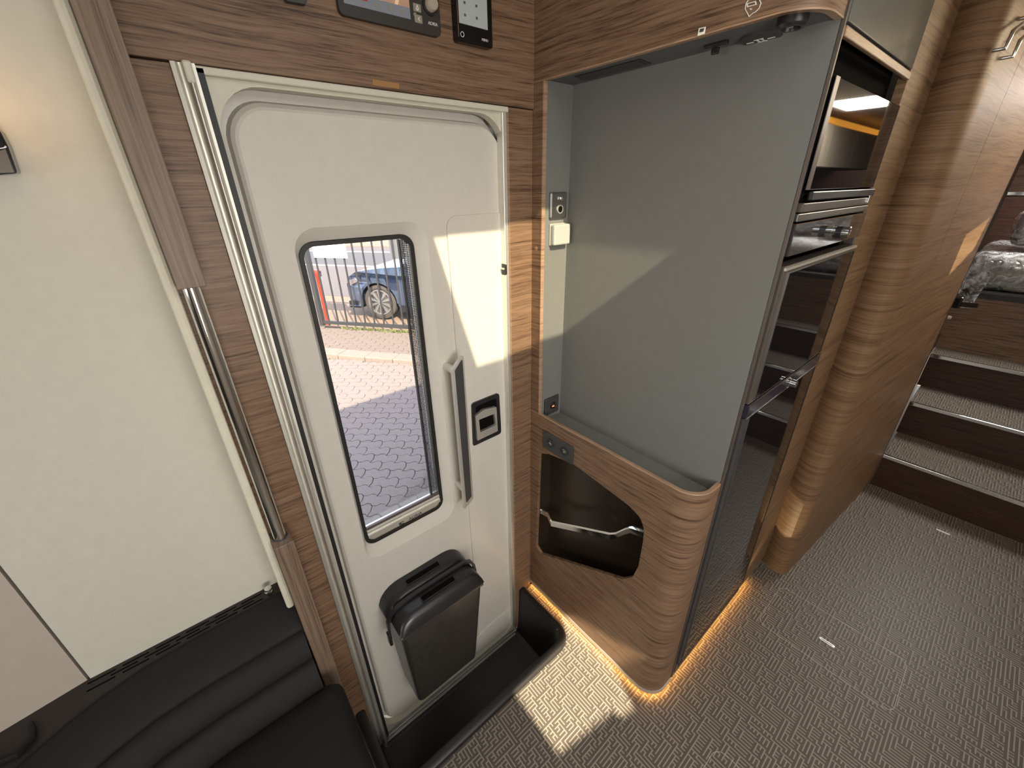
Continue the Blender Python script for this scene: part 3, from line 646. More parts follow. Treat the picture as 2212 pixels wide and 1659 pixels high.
link('led_strip', box(NB(), .957, 1.60, YF + .003, YF + .011, .026, .028), 'led_orange', A, 'orange glowing light strip under the fridge')
# overhead glass locker
plain('smoked_glass', (0.15, 0.155, 0.135), 0.12, var=0.03, spec=0.7)
od = link('locker_door', box(NB(), .968, XR - .012, YF - .004, YF + .012, 1.838, ZC, .0015), 'smoked_glass', A, 'smoked glass locker door')
link('locker_rail', box(NB(), .9675, XR - .004, YF - .004, YF + .004, 1.8185, 1.8335, .0015), 'wood_edge', A, 'pale wood rail below the glass locker')
# wall oven
O = thing('oven', (1.22, YF, 1.532), 'black glass wall oven high in the tall cabinet', 'oven')
link('oven_body', box(NB(), .969, XR - .013, YF + .004, YF + .028, 1.532, 1.768), 'recess_black', O)
link('oven_door', box(NB(), .972, 1.468, YF - .006, YF + .004, 1.590, 1.766, .001), 'black_glass', O, 'mirror black glass door')
link('door_trim', box(NB(), .9695, .990, YF - .0075, YF - .006, 1.590, 1.766), 'frame_bronze', O)
link('oven_handle', box(NB(), .992, 1.462, YF - .014, YF - .006, 1.571, 1.587, .002), 'black_plastic', O, 'black bar handle')
for x_ in (1.02, 1.435): link('handle_foot', box(NB(), x_, x_ + .02, YF - .008, YF + .004, 1.574, 1.584), 'black_plastic', O)
link('oven_sill', box(NB(), .972, 1.468, YF - .010, YF + .004, 1.550, 1.567, .002), 'frame_bronze', O)
link('oven_sill', box(NB(), .972, 1.478, YF - .006, YF + .004, 1.533, 1.548, .002), 'steel_dull', O)
link('door_catch', box(NB(), 1.435, 1.462, YF - .013, YF - .008, 1.552, 1.572, .003), 'chrome', O)
# drawer
Dw = thing('drawer_unit', (1.22, YF, 1.466), 'smoky glossy drawer with a round chrome and black knob', 'drawer')
link('drawer_front', box(NB(), .969, XR - .002, YF - .007, YF + .02, 1.468, 1.530, .0015), 'drawer_gloss' if 'drawer_gloss' in MATS else 'frame_bronze', Dw)
plain('drawer_gloss', (0.05, 0.046, 0.045), 0.06, 0.2, var=0.05, coat=1.0, coatr=0.03)
bpy.data.objects['drawer_front'].data.materials[0] = MATS['drawer_gloss']
b = NB(); lathe(b, (1.215, YF - .007, 1.499), (0, -1, 0), [(0, .013), (.003, .013), (.003, .0115), (.010, .0115)], 28); kb = link('drawer_knob', b, 'chrome', Dw, 'round drawer knob', smooth=40)
b = NB(); lathe(b, (1.215, YF - .017, 1.499), (0, -1, 0), [(0, .0135), (.012, .0135)], 28); link('knob_grip', b, 'black_plastic', kb, smooth=40)
b = NB(); lathe(b, (1.215, YF - .029, 1.499), (0, -1, 0), [(0, .0128), (.013, .0128), (.014, .0115), (.014, 0)], 28); link('knob_face', b, 'chrome', kb, smooth=40)
# fridge freezer
R_ = thing('fridge', (1.22, YF, .05), 'tall fridge with black mirror doors under the drawer', 'fridge')
def fdoor(z0, z1, gz0, gz1, name, lab, fm):
    d = link(name, box(NB(), .969, XR - .003, YF - .008, YF + .02, z0, z1, .0015), fm, R_, lab)
    link('door_glass', box(NB(), .996, 1.462, YF - .0105, YF - .007, gz0, gz1, .0008), 'black_glass', d, 'black mirror panel')
    link('hinge_strip', box(NB(), 1.464, 1.474, YF - .011, YF - .007, gz0, gz1), 'rubber', d)
    link('inner_edge', box(NB(), .991, .996, YF - .0115, YF - .007, gz0, gz1), 'steel_dull', d)
fdoor(1.128, 1.449, 1.134, 1.432, 'upper_door', 'upper fridge door', 'frame_bronze')
fdoor(.098, 1.088, .106, 1.084, 'lower_door', 'lower fridge door', 'charcoal')
link('door_lip', box(NB(), .969, XR - .003, YF - .011, YF - .006, 1.440, 1.446), 'aluminium', R_)
cs = link('control_strip', box(NB(), .969, XR - .003, YF - .012, YF + .02, 1.090, 1.126, .001), 'strip_gloss', R_, 'glossy control strip')
for z_ in (1.1265, 1.0905): link('strip_edge', box(NB(), .969, XR - .003, YF - .0130, YF - .010, z_ - .0018, z_ + .0006), 'steel_dull', cs)
b = NB(); lathe(b, (1.232, YF - .012, 1.107), (0, -1, 0), [(0, .0125), (.004, .0125), (.004, .011), (.018, .0105), (.019, .009), (.019, 0)], 28); link('fridge_knob', b, 'chrome', R_, 'chrome control knob', smooth=40)
link('base_grille', box(NB(), .969, XR - .003, YF - .004, YF + .01, .052, .094), 'frame_bronze', R_, 'ventilation grille')
for k in range(24): link('grille_slot', box(NB(), .985 + k * .0203, .985 + k * .0203 + .013, YF - .005, YF - .0035, .062, .086), 'rubber', bpy.data.objects['base_grille'])

# ================================================================== WARDROBE, STEPS, BED
Wd = thing('wardrobe', (2.2, 0.25, 0.0), 'tall honey wood wardrobe with a rounded corner and chrome handles', 'wardrobe')
c0 = [(1.768, .304), (1.748, .280), (1.738, .255), (1.740, .232), (1.755, .214), (1.779, .203), (1.83, .1985)]
wy = lambda x: .203 - .0769 * (x - 1.779)
wa = c0 + [(x, wy(x)) for x in (1.92, 2.0, 2.083)]
wb = [(x, wy(x)) for x in (2.086, 2.3, 2.55, 2.82)]
def wall_strip(P, z0, z1, t=.018):
    b = NB(); sweep(b, plan_normals(P, -1), [(0, z0), (t, z0), (t, z1), (0, z1)]); return b
link('corner_panel', wall_strip(wa, 0.0, ZC), 'wood_light', Wd, 'rounded corner panel', smooth=30)
link('wardrobe_door', wall_strip(wb, 0.004, ZC), 'wood_light', Wd, 'flat wood wardrobe door', smooth=30)
link('door_gap', wall_strip([(2.07, wy(2.07) + .012), (2.10, wy(2.10) + .012)], 0, ZC, .003), 'recess_black', Wd)
link('end_edge', box(NB(), 2.819, 2.823, wy(2.82) - .0015, wy(2.82) + .03, 0, ZC), 'wood_dark', Wd)
wnv = Vector((-.0769, -1, 0)).normalized()
for pl in (((2171, 105), (2189, 66), (2230, 35)), ((2188, 122), (2204, 86), (2240, 55))):
    q = [at_plane(a, c, wp0 + wnv * .022, wnv) for a, c in pl]
    b = NB(); tube(b, [q[0] - wnv * .022, q[0], q[1], q[2], q[2] - wnv * .022], .0045, 10); link('door_handle', b, 'chrome', Wd, 'chrome bar handle', smooth=45)

S = thing('staircase', (3.2, -0.5, 0.0), 'dark carpeted steps with chrome nosings up to the bed', 'steps')
YS0, YS1 = -1.15, 0.155
def step(x0, x1, z0, z1, yl):
    r = link('riser', box(NB(), x0, x0 + .015, YS0, yl, z0, z1), 'wood_dark', S, 'dark brown riser')
    t = link('tread', box(NB(), x0 - .004, x1, YS0, yl, z1, z1 + .012), 'maze_vinyl', S, 'vinyl tread')
    link('nosing', box(NB(), x0 - .009, x0 + .008, YS0, yl, z1 - .006, z1 + .0145, .002), 'chrome', t, 'chrome step nosing')
step(2.826, 3.183, 0.0, .198, .121)
step(3.183, 3.520, .21, .407, .128)
step(3.520, 3.86, .419, .618, .147)
link('bed_riser', box(NB(), 3.70, 3.715, YS0, .20, .63, .965), 'bed_wood' if 'bed_wood' in MATS else 'wood', S)
struct(link('wall_bedroom_side', box(NB(), 2.826, XE, .21, .225, 0, ZC), 'wood_dark'), 'dark wood side wall of the bedroom')
link('side_cheek', box(NB(), 2.9, 3.72, .150, .165, 0, .72), 'wood_dark', S)
hk = at_plane(2062, 655, wp0 + wnv * .01, wnv)
o = thing('stair_latch', (2.82, wy(2.82), .75), 'small black catch on the wardrobe edge beside the steps', 'catch')
hx = at_x(2062, 657, 2.825)
link('catch_body', box(NB(), 2.822, 2.86, hx.y - .02, hx.y + .03, hx.z - .02, hx.z + .035, .006), 'black_chrome', o)
b = NB(); tube(b, [(2.84, hx.y - .01, hx.z), (2.83, hx.y - .075, hx.z + .005)], .011, 12); link('catch_lever', b, 'black_chrome', o)
hx2 = at_x(2053, 687, 2.825); b = NB(); lathe(b, (2.83, hx2.y + .01, hx2.z), (0, -1, 0), [(0, .009), (.012, .008), (.014, 0)], 14); link('catch_pin', b, 'knob_beige', o, smooth=40)

B = thing('bed_base', (4.6, -0.4, 0.62), 'black bed base with a thin chrome edge above the steps', 'bed')
link('base_board', box(NB(), 3.70, 5.9, -1.15, .19, .965, 1.012), 'black_plastic', B)
link('chrome_edge', box(NB(), 3.694, 3.702, -1.15, .19, .998, 1.008), 'chrome', B)
hb = struct(link('wall_bed_head', box(NB(), 4.75, 4.79, -1.15, .19, 1.07, 1.70), 'wood_dark'), 'dark wood head panel behind the bed')
hs = at_x(2190, 418, 4.74); link('head_strip', box(NB(), 4.735, 4.75, -1.15, .19, hs.z - .012, hs.z + .012, .003), 'chrome', hb, 'bright metal strip')
plain('ticking', (0.42, 0.37, 0.31), 0.8, var=0.5, scale=18)
mt_ = thing('mattress', (4.2, -.5, 1.0125), 'patterned mattress wrapped in wrinkled clear plastic on the black bed base', 'mattress')
link('mattress_body', box(NB(), 3.73, 4.72, -1.12, .16, 1.0135, 1.20, .04, 3), 'ticking', mt_, smooth=40)
def wrap(name, x0, x1, y0, y1, z0, z1, amp, seed, lab):
    b = NB(); box(b, x0, x1, y0, y1, z0, z1, min(x1 - x0, y1 - y0, z1 - z0) * .3, 3)
    bmesh.ops.subdivide_edges(b, edges=[e for e in b.edges if e.calc_length() > .05], cuts=7, use_grid_fill=True)
    from mathutils import noise
    bmesh.ops.recalc_face_normals(b, faces=b.faces[:]); b.normal_update()
    for v in b.verts:
        n1 = noise.noise(v.co * 9 + Vector((seed, 0, 0))); n2 = noise.noise(v.co * 26 + Vector((0, seed, 0)))
        v.co += v.normal * (abs(n1) * amp + abs(n2) * amp * .5)
    return b
cv = link('plastic_cover', wrap('c', 3.722, 4.73, -1.13, .172, 1.0140, 1.215, .022, 3, ''), 'film', mt_, 'wrinkled clear plastic cover', smooth=60)
for i, (x0, x1, y0, y1, lab) in enumerate(((3.86, 4.25, -.42, .05, 'plastic wrapped pillow lying nearest the bed corner'), (3.95, 4.4, -1.05, -.50, 'plastic wrapped pillow lying deeper on the bed'))):
    o = thing('pillow', ((x0 + x1) / 2, (y0 + y1) / 2, 1.26), lab, 'pillow', 'wrapped pillows on the bed')
    b = wrap('p', x0, x1, y0, y1, 1.275, 1.43, .01, 11 + i, ''); link('pillow_body', b, 'ticking', o, smooth=60)
    b = wrap('p', x0 - .015, x1 + .015, y0 - .015, y1 + .015, 1.265, 1.445, .022, 5 + i, ''); link('pillow_film', b, 'film', o, smooth=60)
# loose corner of the film hanging over the bed edge
b = NB(); top = [at_x(px, py, 3.69) for px, py in ((2098, 535), (2116, 545), (2130, 565), (2140, 600))]; bot = [at_x(px, py, 3.66 + .02 * (i % 2)) for i, (px, py) in enumerate(((2062, 640), (2076, 664), (2098, 666), (2112, 640)))]
rings = [[top[i].lerp(bot[i], t) + Vector((-.03 * math.sin(t * 5 + i * 1.7), 0, 0)) for t in [k / 8 for k in range(9)]] for i in range(4)]
loft(b, rings, False, False, closed=False)
link('hanging_corner', b, 'film', cv, 'loose plastic corner', smooth=80)
# lockers and light strip across the bedroom (seen mirrored in the oven glass)
L_ = thing('overhead_lockers', (4.6, -.9, 1.72), 'row of cream overhead lockers with an orange light strip above the bed', 'locker')
link('locker_body', box(NB(), 3.0, 6.35, -1.19, -.67, 1.72, 2.02), 'wood', L_)
for k in range(5): link('locker_door', box(NB(), 3.0 + k * .67, 3.664 + k * .67, -.672, -.655, 1.725, 2.015, .002), 'cabinet_cream', L_)
link('light_strip', box(NB(), 3.0, 6.35, -.70, -.66, 2.025, 2.06), 'led_cabinet', L_, 'orange light strip')

# added warm spot, no real lamp, throwing the light streak on the wardrobe corner
sl = bpy.data.lights.new('streak_spot', 'SPOT'); sl.energy = 6.0; sl.color = (1.0, .80, .48); sl.spot_size = math.radians(24); sl.spot_blend = .35; sl.shadow_soft_size = .004
so = bpy.data.objects.new('streak_spot', sl); COL.objects.link(so); so.location = (1.40, .268, .035)
so.rotation_euler = Vector((math.cos(math.radians(38)), .02, math.sin(math.radians(38)))).to_track_quat('-Z', 'Y').to_euler()

# ================================================================== BENCH, LAMP, BIN, CONTROL PANELS
Bn = thing('bench_seat', (-0.25, 0.8, 0.0), 'black padded corner bench with channelled backrest left of the door', 'bench')
xs_ = [0.0, -.1, -.2, -.3, -.36, -.42, -.48, -.56, -.66]
def yb(x): return 0 if x > -.22 else -1.15 * (min(-x, .5) - .22) ** 2 - max(0, -x - .5) * .64
path = plan_normals([(x, yb(x)) for x in xs_], -1)
def bend(prof, x_hi=None, z=None):
    P2 = [(p[0], p[1]) for p in path]
    b = NB(); rings = []
    for (x, y, nx, ny) in path: rings.append([Vector((x, (y if v < .99 else 0) + v, zz)) for v, zz in prof])
    loft(b, rings); return b
link('ledge', bend([(1.0, .648), (.955, .648), (.955, .60), (1.0, .60)]), 'ledge_brown', Bn, 'dark ledge with air slots', smooth=30)
def roll(y0, y1, z0, z1, bulge, n=8):
    out = []
    for i in range(n + 1):
        t = i / n; s = math.sin(math.pi * t) ** .55
        out.append((y0 + (y1 - y0) * t - bulge * s * .8, z0 + (z1 - z0) * t - bulge * .15 * s))
    return out
r1 = roll(.958, .868, .652, .585, .022) ; r2 = roll(.868, .828, .582, .515, .018); r3 = roll(.828, .79, .512, .44, .016)
for nm, r_ in (('backrest', r1), ('backrest_channel', r2), ('backrest_channel', r3)):
    link(nm, bend(r_ + [(.953, r_[-1][1]), (.953, r_[0][1])], .0), 'leather', Bn, 'black leather backrest roll', smooth=50)
# seat cushion, rounded corner next to the post
sq_ = rpoly([(.034, .40), (.040, .80), (-.03, .81), (-.70, .81), (-.70, .40)], [.02, .07, .02, .01, .01], 8)
b = NB(); rings = []
for ins, z in ((.03, .30), (.0, .33), (.0, .415), (.010, .438), (.03, .449), (.06, .452)):
    cxx, cyy = -.33, .605
    rings.append([Vector((u - math.copysign(min(ins, abs(u - cxx)), u - cxx), v - math.copysign(min(ins, abs(v - cyy)), v - cyy), z)) for u, v in sq_])
loft(b, rings); link('seat_cushion', b, 'leather', Bn, 'black leather seat cushion', smooth=50)
link('bench_box', box(NB(), -.70, .0, .45, .99, 0, .31), 'ledge_brown', Bn)
slots = []
for r_ in range(3):
    for k in range(6 - (r_ % 2)):
        x1_ = -.055 - k * .058 - (r_ % 2) * .02; y_ = .989 - r_ * .0095 
        link('air_slot', box(NB(), x1_ - .046, x1_, y_ - .0022, y_ + .0012, .6475, .6486), 'recess_black', bpy.data.objects['ledge'])
p = at_z(580, 1281, .655)
o = thing('belt_button', (p.x, p.y, .648), 'small round chrome button standing on the ledge beside the post', 'button')
b = NB(); lathe(b, (p.x, p.y, .648), (0.1, -.1, 1), [(0, .007), (.010, .006), (.011, .0085), (.015, .0085), (.016, .006), (.020, .006), (.021, .009), (.026, .0085), (.027, 0)], 20); link('button_stem', b, 'chrome', o, smooth=40)
b = NB(); tube(b, [at_z(66, 1562, .648), at_z(70, 1580, .650), at_z(68, 1600, .648), at_z(40, 1630, .648), at_z(-30, 1659, .648)], [.004, .008, .011, .014, .018], 10, sq=.6)
tag(link('belt_strap', b, 'leather', smooth=50), 'dark strap lying on the ledge by the taupe wall', 'strap')
struct(link('wall_ledge', ext(NB(), [(-.47, .99), (-1.2, .92), (-1.2, .75), (-.47, .85)], 'z', .60, .6465), 'ledge_brown'), 'dark brown ledge below the taupe wall')

# wall lamp at the left edge
Lm = thing('wall_lamp', (-.135, 1.0, 1.66), 'dark chrome wall lamp with warm glow at the picture edge', 'lamp')
q = PY([(-40, 250), (5, 285), (22, 318), (42, 375), (0, 379), (-40, 380)], .985)
link('lamp_body', ext(NB(), rpoly(q, .004), 'y', .972, 1.0), 'black_chrome', Lm, smooth=40)
q = PY([(-35, 262), (-2, 290), (14, 318), (-30, 325)], .97); link('lamp_head', ext(NB(), rpoly(q, .004), 'y', .966, .974), 'black_chrome', Lm)
q = PY([(-30, 335), (12, 322), (30, 372), (-30, 374)], .97); link('lamp_face', ext(NB(), q, 'y', .969, .9722), 'chrome', Lm)
lb_ = bpy.data.lights.new('lamp_bulb', 'POINT'); lb_.energy = 0.11; lb_.color = (1.0, .52, .18); lb_.shadow_soft_size = .03
lo_ = bpy.data.objects.new('lamp_bulb', lb_); COL.objects.link(lo_); pq = at_y(-60, 215, .93); lo_.location = pq

# waste bin hung on the door
G = thing('waste_bin', (.37, .88, .0), 'black plastic two-lid waste bin hung on the entrance door', 'bin')
b = NB(); rings = []
for z, u0, u1, v0, r in ((-.022, .248, .482, .840, .012), (-.016, .243, .487, .832, .018), (.03, .240, .491, .826, .02), (.355, .224, .522, .812, .022), (.385, .222, .524, .811, .022)):
    rings.append([Vector((u, min(v, .945), z)) for u, v in rr(u0, u1, v0, .975, r, 6)])
loft(b, rings); link('bin_body', b, 'bin_plastic', G, 'dark translucent bin body', smooth=35)
link('front_edge', box(NB(), .2215, .5245, .809, .9, .372, .386, .003), 'bin_plastic', G)
# front lid: rounded end wedge, rear lid higher against the door
def lid(name, y0, y1, zb0, zt, x0, x1, inset, mat='black_plastic'):
    b = NB(); rings = []
    prof = [(y0, zb0), (y0 + .002, zb0 + .010), (y0 + .012, zt - .012), (y0 + .020, zt - .004), ((y0 + y1) / 2, zt), (y1, zt + .004), (y1, zb0)]
    n = 7
    for i in range(n + 1):                                       # left end rounding, then right end
        t = i / n; k = math.sin(t * math.pi / 2); rings.append([Vector((x0 + inset * (1 - math.cos(t * math.pi / 2)), y, zb0 + (z - zb0) * max(.18, k))) for y, z in prof])
    for i in range(n, -1, -1):
        t = i / n; k = math.sin(t * math.pi / 2); rings.append([Vector((x1 - inset * (1 - math.cos(t * math.pi / 2)), y, zb0 + (z - zb0) * max(.18, k))) for y, z in prof])
    loft(b, rings); return link(name, b, mat, G, smooth=40)
fl = lid('front_lid', .8085, .874, .386, .432, .2195, .5265, .055)
rl = lid('rear_lid', .880, .953, .386, .452, .2120, .5260, .075)
fl['label'] = 'black front lid'; rl['label'] = 'black rear lid'
def slot(par, x0, x1, y0, y1, z):
    link('grip_recess', ext(NB(), rr(x0, x1, y0, y1, .006, 5), 'z', z, z + .0022, [rr(x0 + .0025, x1 - .0025, y0 + .0025, y1 - .0025, .004, 5)]), 'black_plastic', par)
    link('grip_hole', ext(NB(), rr(x0 + .002, x1 - .002, y0 + .002, y1 - .002, .005, 5), 'z', z, z + .0006), 'recess_black', par)
slot(fl, .315, .440, .841, .866, .4348)
slot(rl, .300, .425, .912, .936, .4538)
b = NB(); hy = .877
hpts = [(.207, hy, .33), (.207, hy, .375), (.2095, hy, .40), (.222, hy, .425), (.250, hy, .441), (.30, hy, .4475), (.44, hy, .4475), (.492, hy, .4455), (.518, hy, .432), (.530, hy, .408), (.533, hy, .385), (.533, hy, .36)]
rings = [[Vector((x, y + dy, z)) + Vector(((x - .37) * 0.02 * s, 0, .004 * s)) for dy, s in ((-.006, -1), (.006, -1), (.006, 1), (-.006, 1))] for x, y, z in hpts]
loft(b, rings); link('carry_handle', b, 'black_plastic', G, 'folding carry handle', smooth=40)
for x_, s in ((.2045, 1), (.5325, -1)):
    link('handle_clip', box(NB(), x_ - .005, x_ + .005, .868, .889, .300 if s > 0 else .345, .352 if s > 0 else .385, .003), 'black_plastic', G)

# control panel on the board over the door
YB = .9205
q = PY([(722, -30), (728, 10), (737, 29), (750, 36), (936, 79), (949, 77), (950, 60), (945, -30)], YB - .006)
xs = [p[0] for p in q]; zs = [p[1] for p in q]
x0, x1 = q[2][0] - .004, q[6][0]; z0 = (q[3][1] + q[4][1]) / 2; z1 = z0 + .115
C_ = thing('control_panel', ((x0 + x1) / 2, YB, z0), 'dark control panel with lit map screen and round knob above the door', 'control panel')
link('bezel', ext(NB(), rr(x0, x1, z0, z1, .010, 5), 'y', YB - .010, YB), 'panel_dark', C_)
sA = at_y(742, 5, YB - .01); sB = at_y(887, 42, YB - .01)
sx0, sx1, sz0 = at_y(743, 5, YB - .01).x, sB.x, sB.z
map_mat(sz0 + .017); link('map_display', box(NB(), sx0, sx1, YB - .0108, YB - .0098, sz0, z1 - .012), 'map_screen', C_, 'lit map screen')
mz = sz0 + .013
link('red_icon', box(NB(), sx0 + .022, sx0 + .044, YB - .0114, YB - .0107, sz0 + .010, sz0 + .040), 'red_plastic', C_)
for k in range(4):
    b = NB(); lathe(b, (sx0 + .062 + k * .026, YB - .0107, sz0 + .009), (0, -1, 0), [(0, .0035), (.0004, .0035)], 12); link('icon', b, 'grey_button', C_)
kx = at_y(930, 10, YB - .012)
b = NB(); lathe(b, (kx.x, YB - .010, kx.z), (0, -1, 0), [(0, .0175), (.003, .0172), (.003, .014), (.002, .0135)], 32); kr = link('knob_ring', b, 'black_plastic', C_, smooth=40)
b = NB(); lathe(b, (kx.x, YB - .010, kx.z), (0, -1, 0), [(0, .0125), (.012, .0118), (.014, .010), (.014, 0)], 32); link('turning_knob', b, 'knob_beige', C_, 'beige turning knob', smooth=40)
for px, py, sym in ((901, 17, 'drop'), (904, 41, '<')):
    p = at_y(px, py, YB - .011); bt = link('key', box(NB(), p.x - .0085, p.x + .0085, YB - .0118, YB - .0095, p.z - .0065, p.z + .0065, .001), 'grey_button', C_)
    b = NB()
    if sym == '<': ext(b, [(p.x + .003, p.z + .004), (p.x - .002, p.z), (p.x + .003, p.z - .004), (p.x + .003, p.z - .0025), (p.x, p.z), (p.x + .003, p.z + .0025)], 'y', YB - .0123, YB - .0117)
    else: ext(b, [(p.x, p.z + .005), (p.x - .003, p.z - .001), (p.x - .0022, p.z - .0035), (p.x, p.z - .0045), (p.x + .0022, p.z - .0035), (p.x + .003, p.z - .001)], 'y', YB - .0123, YB - .0117, [[(p.x, p.z + .0025), (p.x - .0015, p.z - .001), (p.x, p.z - .003), (p.x + .0015, p.z - .001)]])
    link('key_symbol', b, 'white_mark', bt)
p = at_y(935, 52, YB - .010); text('panel_lettering', 'ADRIA', .0075, (p.x, YB - .0104, p.z), *EY, 'white_mark', C_, .0002)
# climate panel
q = PY([(985, 90), (1060, 108)], YB - .008); x0 = at_y(982, 60, YB - .008).x; x1 = at_y(1060, 80, YB - .008).x; z0 = (q[0][1] + q[1][1]) / 2
C2 = thing('climate_panel', ((x0 + x1) / 2, YB, z0), 'small black heating control panel with grey screen beside the map panel', 'control panel')
link('bezel', ext(NB(), rr(x0, x1, z0, z0 + .14, .006, 4), 'y', YB - .014, YB), 'black_glass', C2)
q = [at_y(992, 40, YB - .015), at_y(1054, 66, YB - .015)]
link('display', box(NB(), q[0].x, q[1].x, YB - .0146, YB - .0138, (q[0].z + q[1].z) / 2 - .003, z0 + .13), 'screen_grey', C2, 'grey lit display')
zz0 = (q[0].z + q[1].z) / 2
for r_ in range(3):
    for c in range(2): link('display_icon', box(NB(), q[0].x + .013 + c * .030, q[0].x + .018 + c * .030, YB - .0149, YB - .0145, zz0 + .010 + r_ * .020, zz0 + .0145 + r_ * .020), 'steel_dull', C2)
link('chrome_edge', box(NB(), x0 + .004, x0 + .0055, YB - .0150, YB - .012, z0 + .008, z0 + .135), 'chrome', C2)
p = at_y(999, 74, YB - .015); b = NB(); lathe(b, (p.x, YB - .0145, p.z), (0, -1, 0), [(0, .0048), (.0004, .0048), (.0004, .0036), (0, .0036)], 18); link('power_symbol', b, 'white_mark', C2)
p = at_y(1048, 87, YB - .015); text('menu_lettering', 'MENU', .0065, (p.x, YB - .0146, p.z), *EY, 'white_mark', C2, .0002)
# edge of another panel at the top
q = PY([(612, -20), (616, 4), (660, 12), (664, -20)], YB - .006)
tag(link('upper_switch', ext(NB(), rpoly(q, .004), 'y', YB - .012, YB), 'charcoal'), 'dark rounded switch at the top edge above the door', 'switch')

# ================================================================== OUTSIDE
U = Vector((.60, -.80, 0)); N_ = Vector((.80, .60, 0))             # street direction, across the street (away from the vehicle)
gr = struct(link('ground', ext(NB(), [(-30, -25), (40, -25), (40, 60), (-30, 60)], 'z', ZG - .3, ZG - .03), 'joint_soil'), 'paved yard and street outside the door window')
def along(o, u, n, z=0): return Vector((o[0], o[1], 0)) + U * u + N_ * n + Vector((0, 0, z))
K0 = at_z(797, 772, ZG); K0 = Vector((K0.x, K0.y, 0))
def slab(name, u0, u1, n0, n1, z0, z1, mat, parent=None, lab=None, bev=0):
    b = NB(); box(b, u0, u1, n0, n1, z0, z1, bev)
    b.transform(Matrix(((U.x, N_.x, 0, K0.x), (U.y, N_.y, 0, K0.y), (0, 0, 1, 0), (0, 0, 0, 1))))
    return link(name, b, mat, parent, lab)
# interlocking pavers
PL, PWd, AM = .225, .1125, .011
def wave(u): 
    t = (u / (PL / 2)) % 1.0
    return AM * (-1 if t < .30 else (-1 + 2 * (t - .30) / .2 if t < .5 else (1 if t < .8 else 1 - 2 * (t - .8) / .2)))
def paver_mesh(mat):
    b = NB(); g = .0035; us = [-PL / 2 + PL * i / 20 for i in range(21)]
    lo = [(u + .012 * math.copysign(1, 1), -PWd / 2 + wave(u)) for u in us]; hi = [(u - .012, PWd / 2 + wave(u)) for u in us]
    pts = [(u, v + g) for u, v in [(us[i], lo[i][1]) for i in range(21)]] + [(us[-1] + .010, 0.0 + wave(us[-1]))] + [(us[i], hi[i][1] - g) for i in range(20, -1, -1)] + [(us[0] + .010, 0.0 + wave(us[0]))]
    pts = [((u - g if u > 0 else u + g) if abs(u) > PL / 2 - .02 else u, v) for u, v in pts]
    ext(b, pts, 'z', -.05, 0)
    me = bpy.data.meshes.new('paver'); bmesh.ops.recalc_face_normals(b, faces=b.faces[:]); b.to_mesh(me); b.free(); me.materials.append(MATS[mat]); return me
PU = Vector((.735, -.678, 0)).normalized(); PV = Vector((-PU.y, PU.x, 0))
yard = struct(thing('yard_paving', (1.2, 3.6, ZG), 'wavy interlocking pale pavers outside the door', None), 'wavy interlocking pale pavers outside the door')
me1, me2 = paver_mesh('paver'), paver_mesh('paver_brown')
def lay(me, parent, keep, z, org):
    n = 0; Minv = world_of(parent).inverted(); ang = math.atan2(PU.y, PU.x)
    for j in range(-45, 60):
        for i in range(-30, 40):
            c = Vector(org) + PU * ((i + .5 * (j % 2)) * PL) + PV * (j * PWd)
            if not keep(c): continue
            o = bpy.data.objects.new('paver', me); COL.objects.link(o); o.parent = parent; o.matrix_parent_inverse = Minv
            o.location = (c.x, c.y, z + random.uniform(-.002, .002)); o.rotation_euler = (0, 0, ang); n += 1
    return n
def in_window(c, m=.22, ymin=2.15):                              # near enough to be seen through the door window
    if c.y < ymin: return False
    k = c.y / .985; xl, xr_ = c.x / k, c.x / k
    z = 1.6 + (ZG - 1.6) / k
    mx = m / k
    return .226 - mx < xl < .482 + mx and z < 1.52 + mx
lay(me1, yard, lambda c: in_window(c) and (c - K0).dot(N_) < -.13, ZG, (1.2, 3.5, 0))
def lay_far(me, parent, keep, z, org, mat):                       # pavers beside the view, joined
    b = NB(); ang = math.atan2(PU.y, PU.x)
    for j in range(-45, 60):
        for i in range(-40, 50):
            c = Vector(org) + PU * ((i + .5 * (j % 2)) * PL) + PV * (j * PWd)
            if keep(c):
                n0 = len(b.verts); b.from_mesh(me); b.verts.ensure_lookup_table()
                bmesh.ops.transform(b, matrix=Matrix.Translation((c.x, c.y, z)) @ Matrix.Rotation(ang, 4, 'Z'), verts=b.verts[n0:])
    o = link('outlying_pavers', b, mat, parent); o['kind'] = 'stuff'
lay_far(me1, yard, lambda c: in_window(c, 1.1, 1.6) and not in_window(c) and (c - K0).dot(N_) < -.10, ZG, (1.2, 3.5, 0), 'paver')
walk = struct(thing('street_paving', (2.2, 6.2, ZG), 'brown pavers between kerb and fence', None), 'brown pavers between kerb and fence')
FN = (at_z(790, 713, ZG) - K0).dot(N_)                                                       # distance from the kerb to the fence
lay(me2, walk, lambda c: in_window(c, .15) and .13 < (c - K0).dot(N_) < FN - .05, ZG + .02, (2.2, 6.2, 0))
lay_far(me2, walk, lambda c: in_window(c, 1.0) and not in_window(c, .15) and .13 < (c - K0).dot(N_) < FN - .05, ZG + .02, (2.2, 6.2, 0), 'paver_brown')
kb_ = struct(thing('kerb_line', (K0.x, K0.y, ZG), 'row of pale kerb stones crossing the paving', None), 'row of pale kerb stones crossing the paving')
for i in range(-8, 8):
    slab('kerb_stone', i * .45 + .006, i * .45 + .444, -.12, .12, ZG - .06, ZG + .055 + random.uniform(-.003, .003), 'kerb', kb_, None, .012)
rd = struct(slab('road', -30, 30, FN + 2.3, FN + 16, ZG - .05, ZG - .012, 'asphalt_pale'), 'pale grey asphalt road beyond the fence')
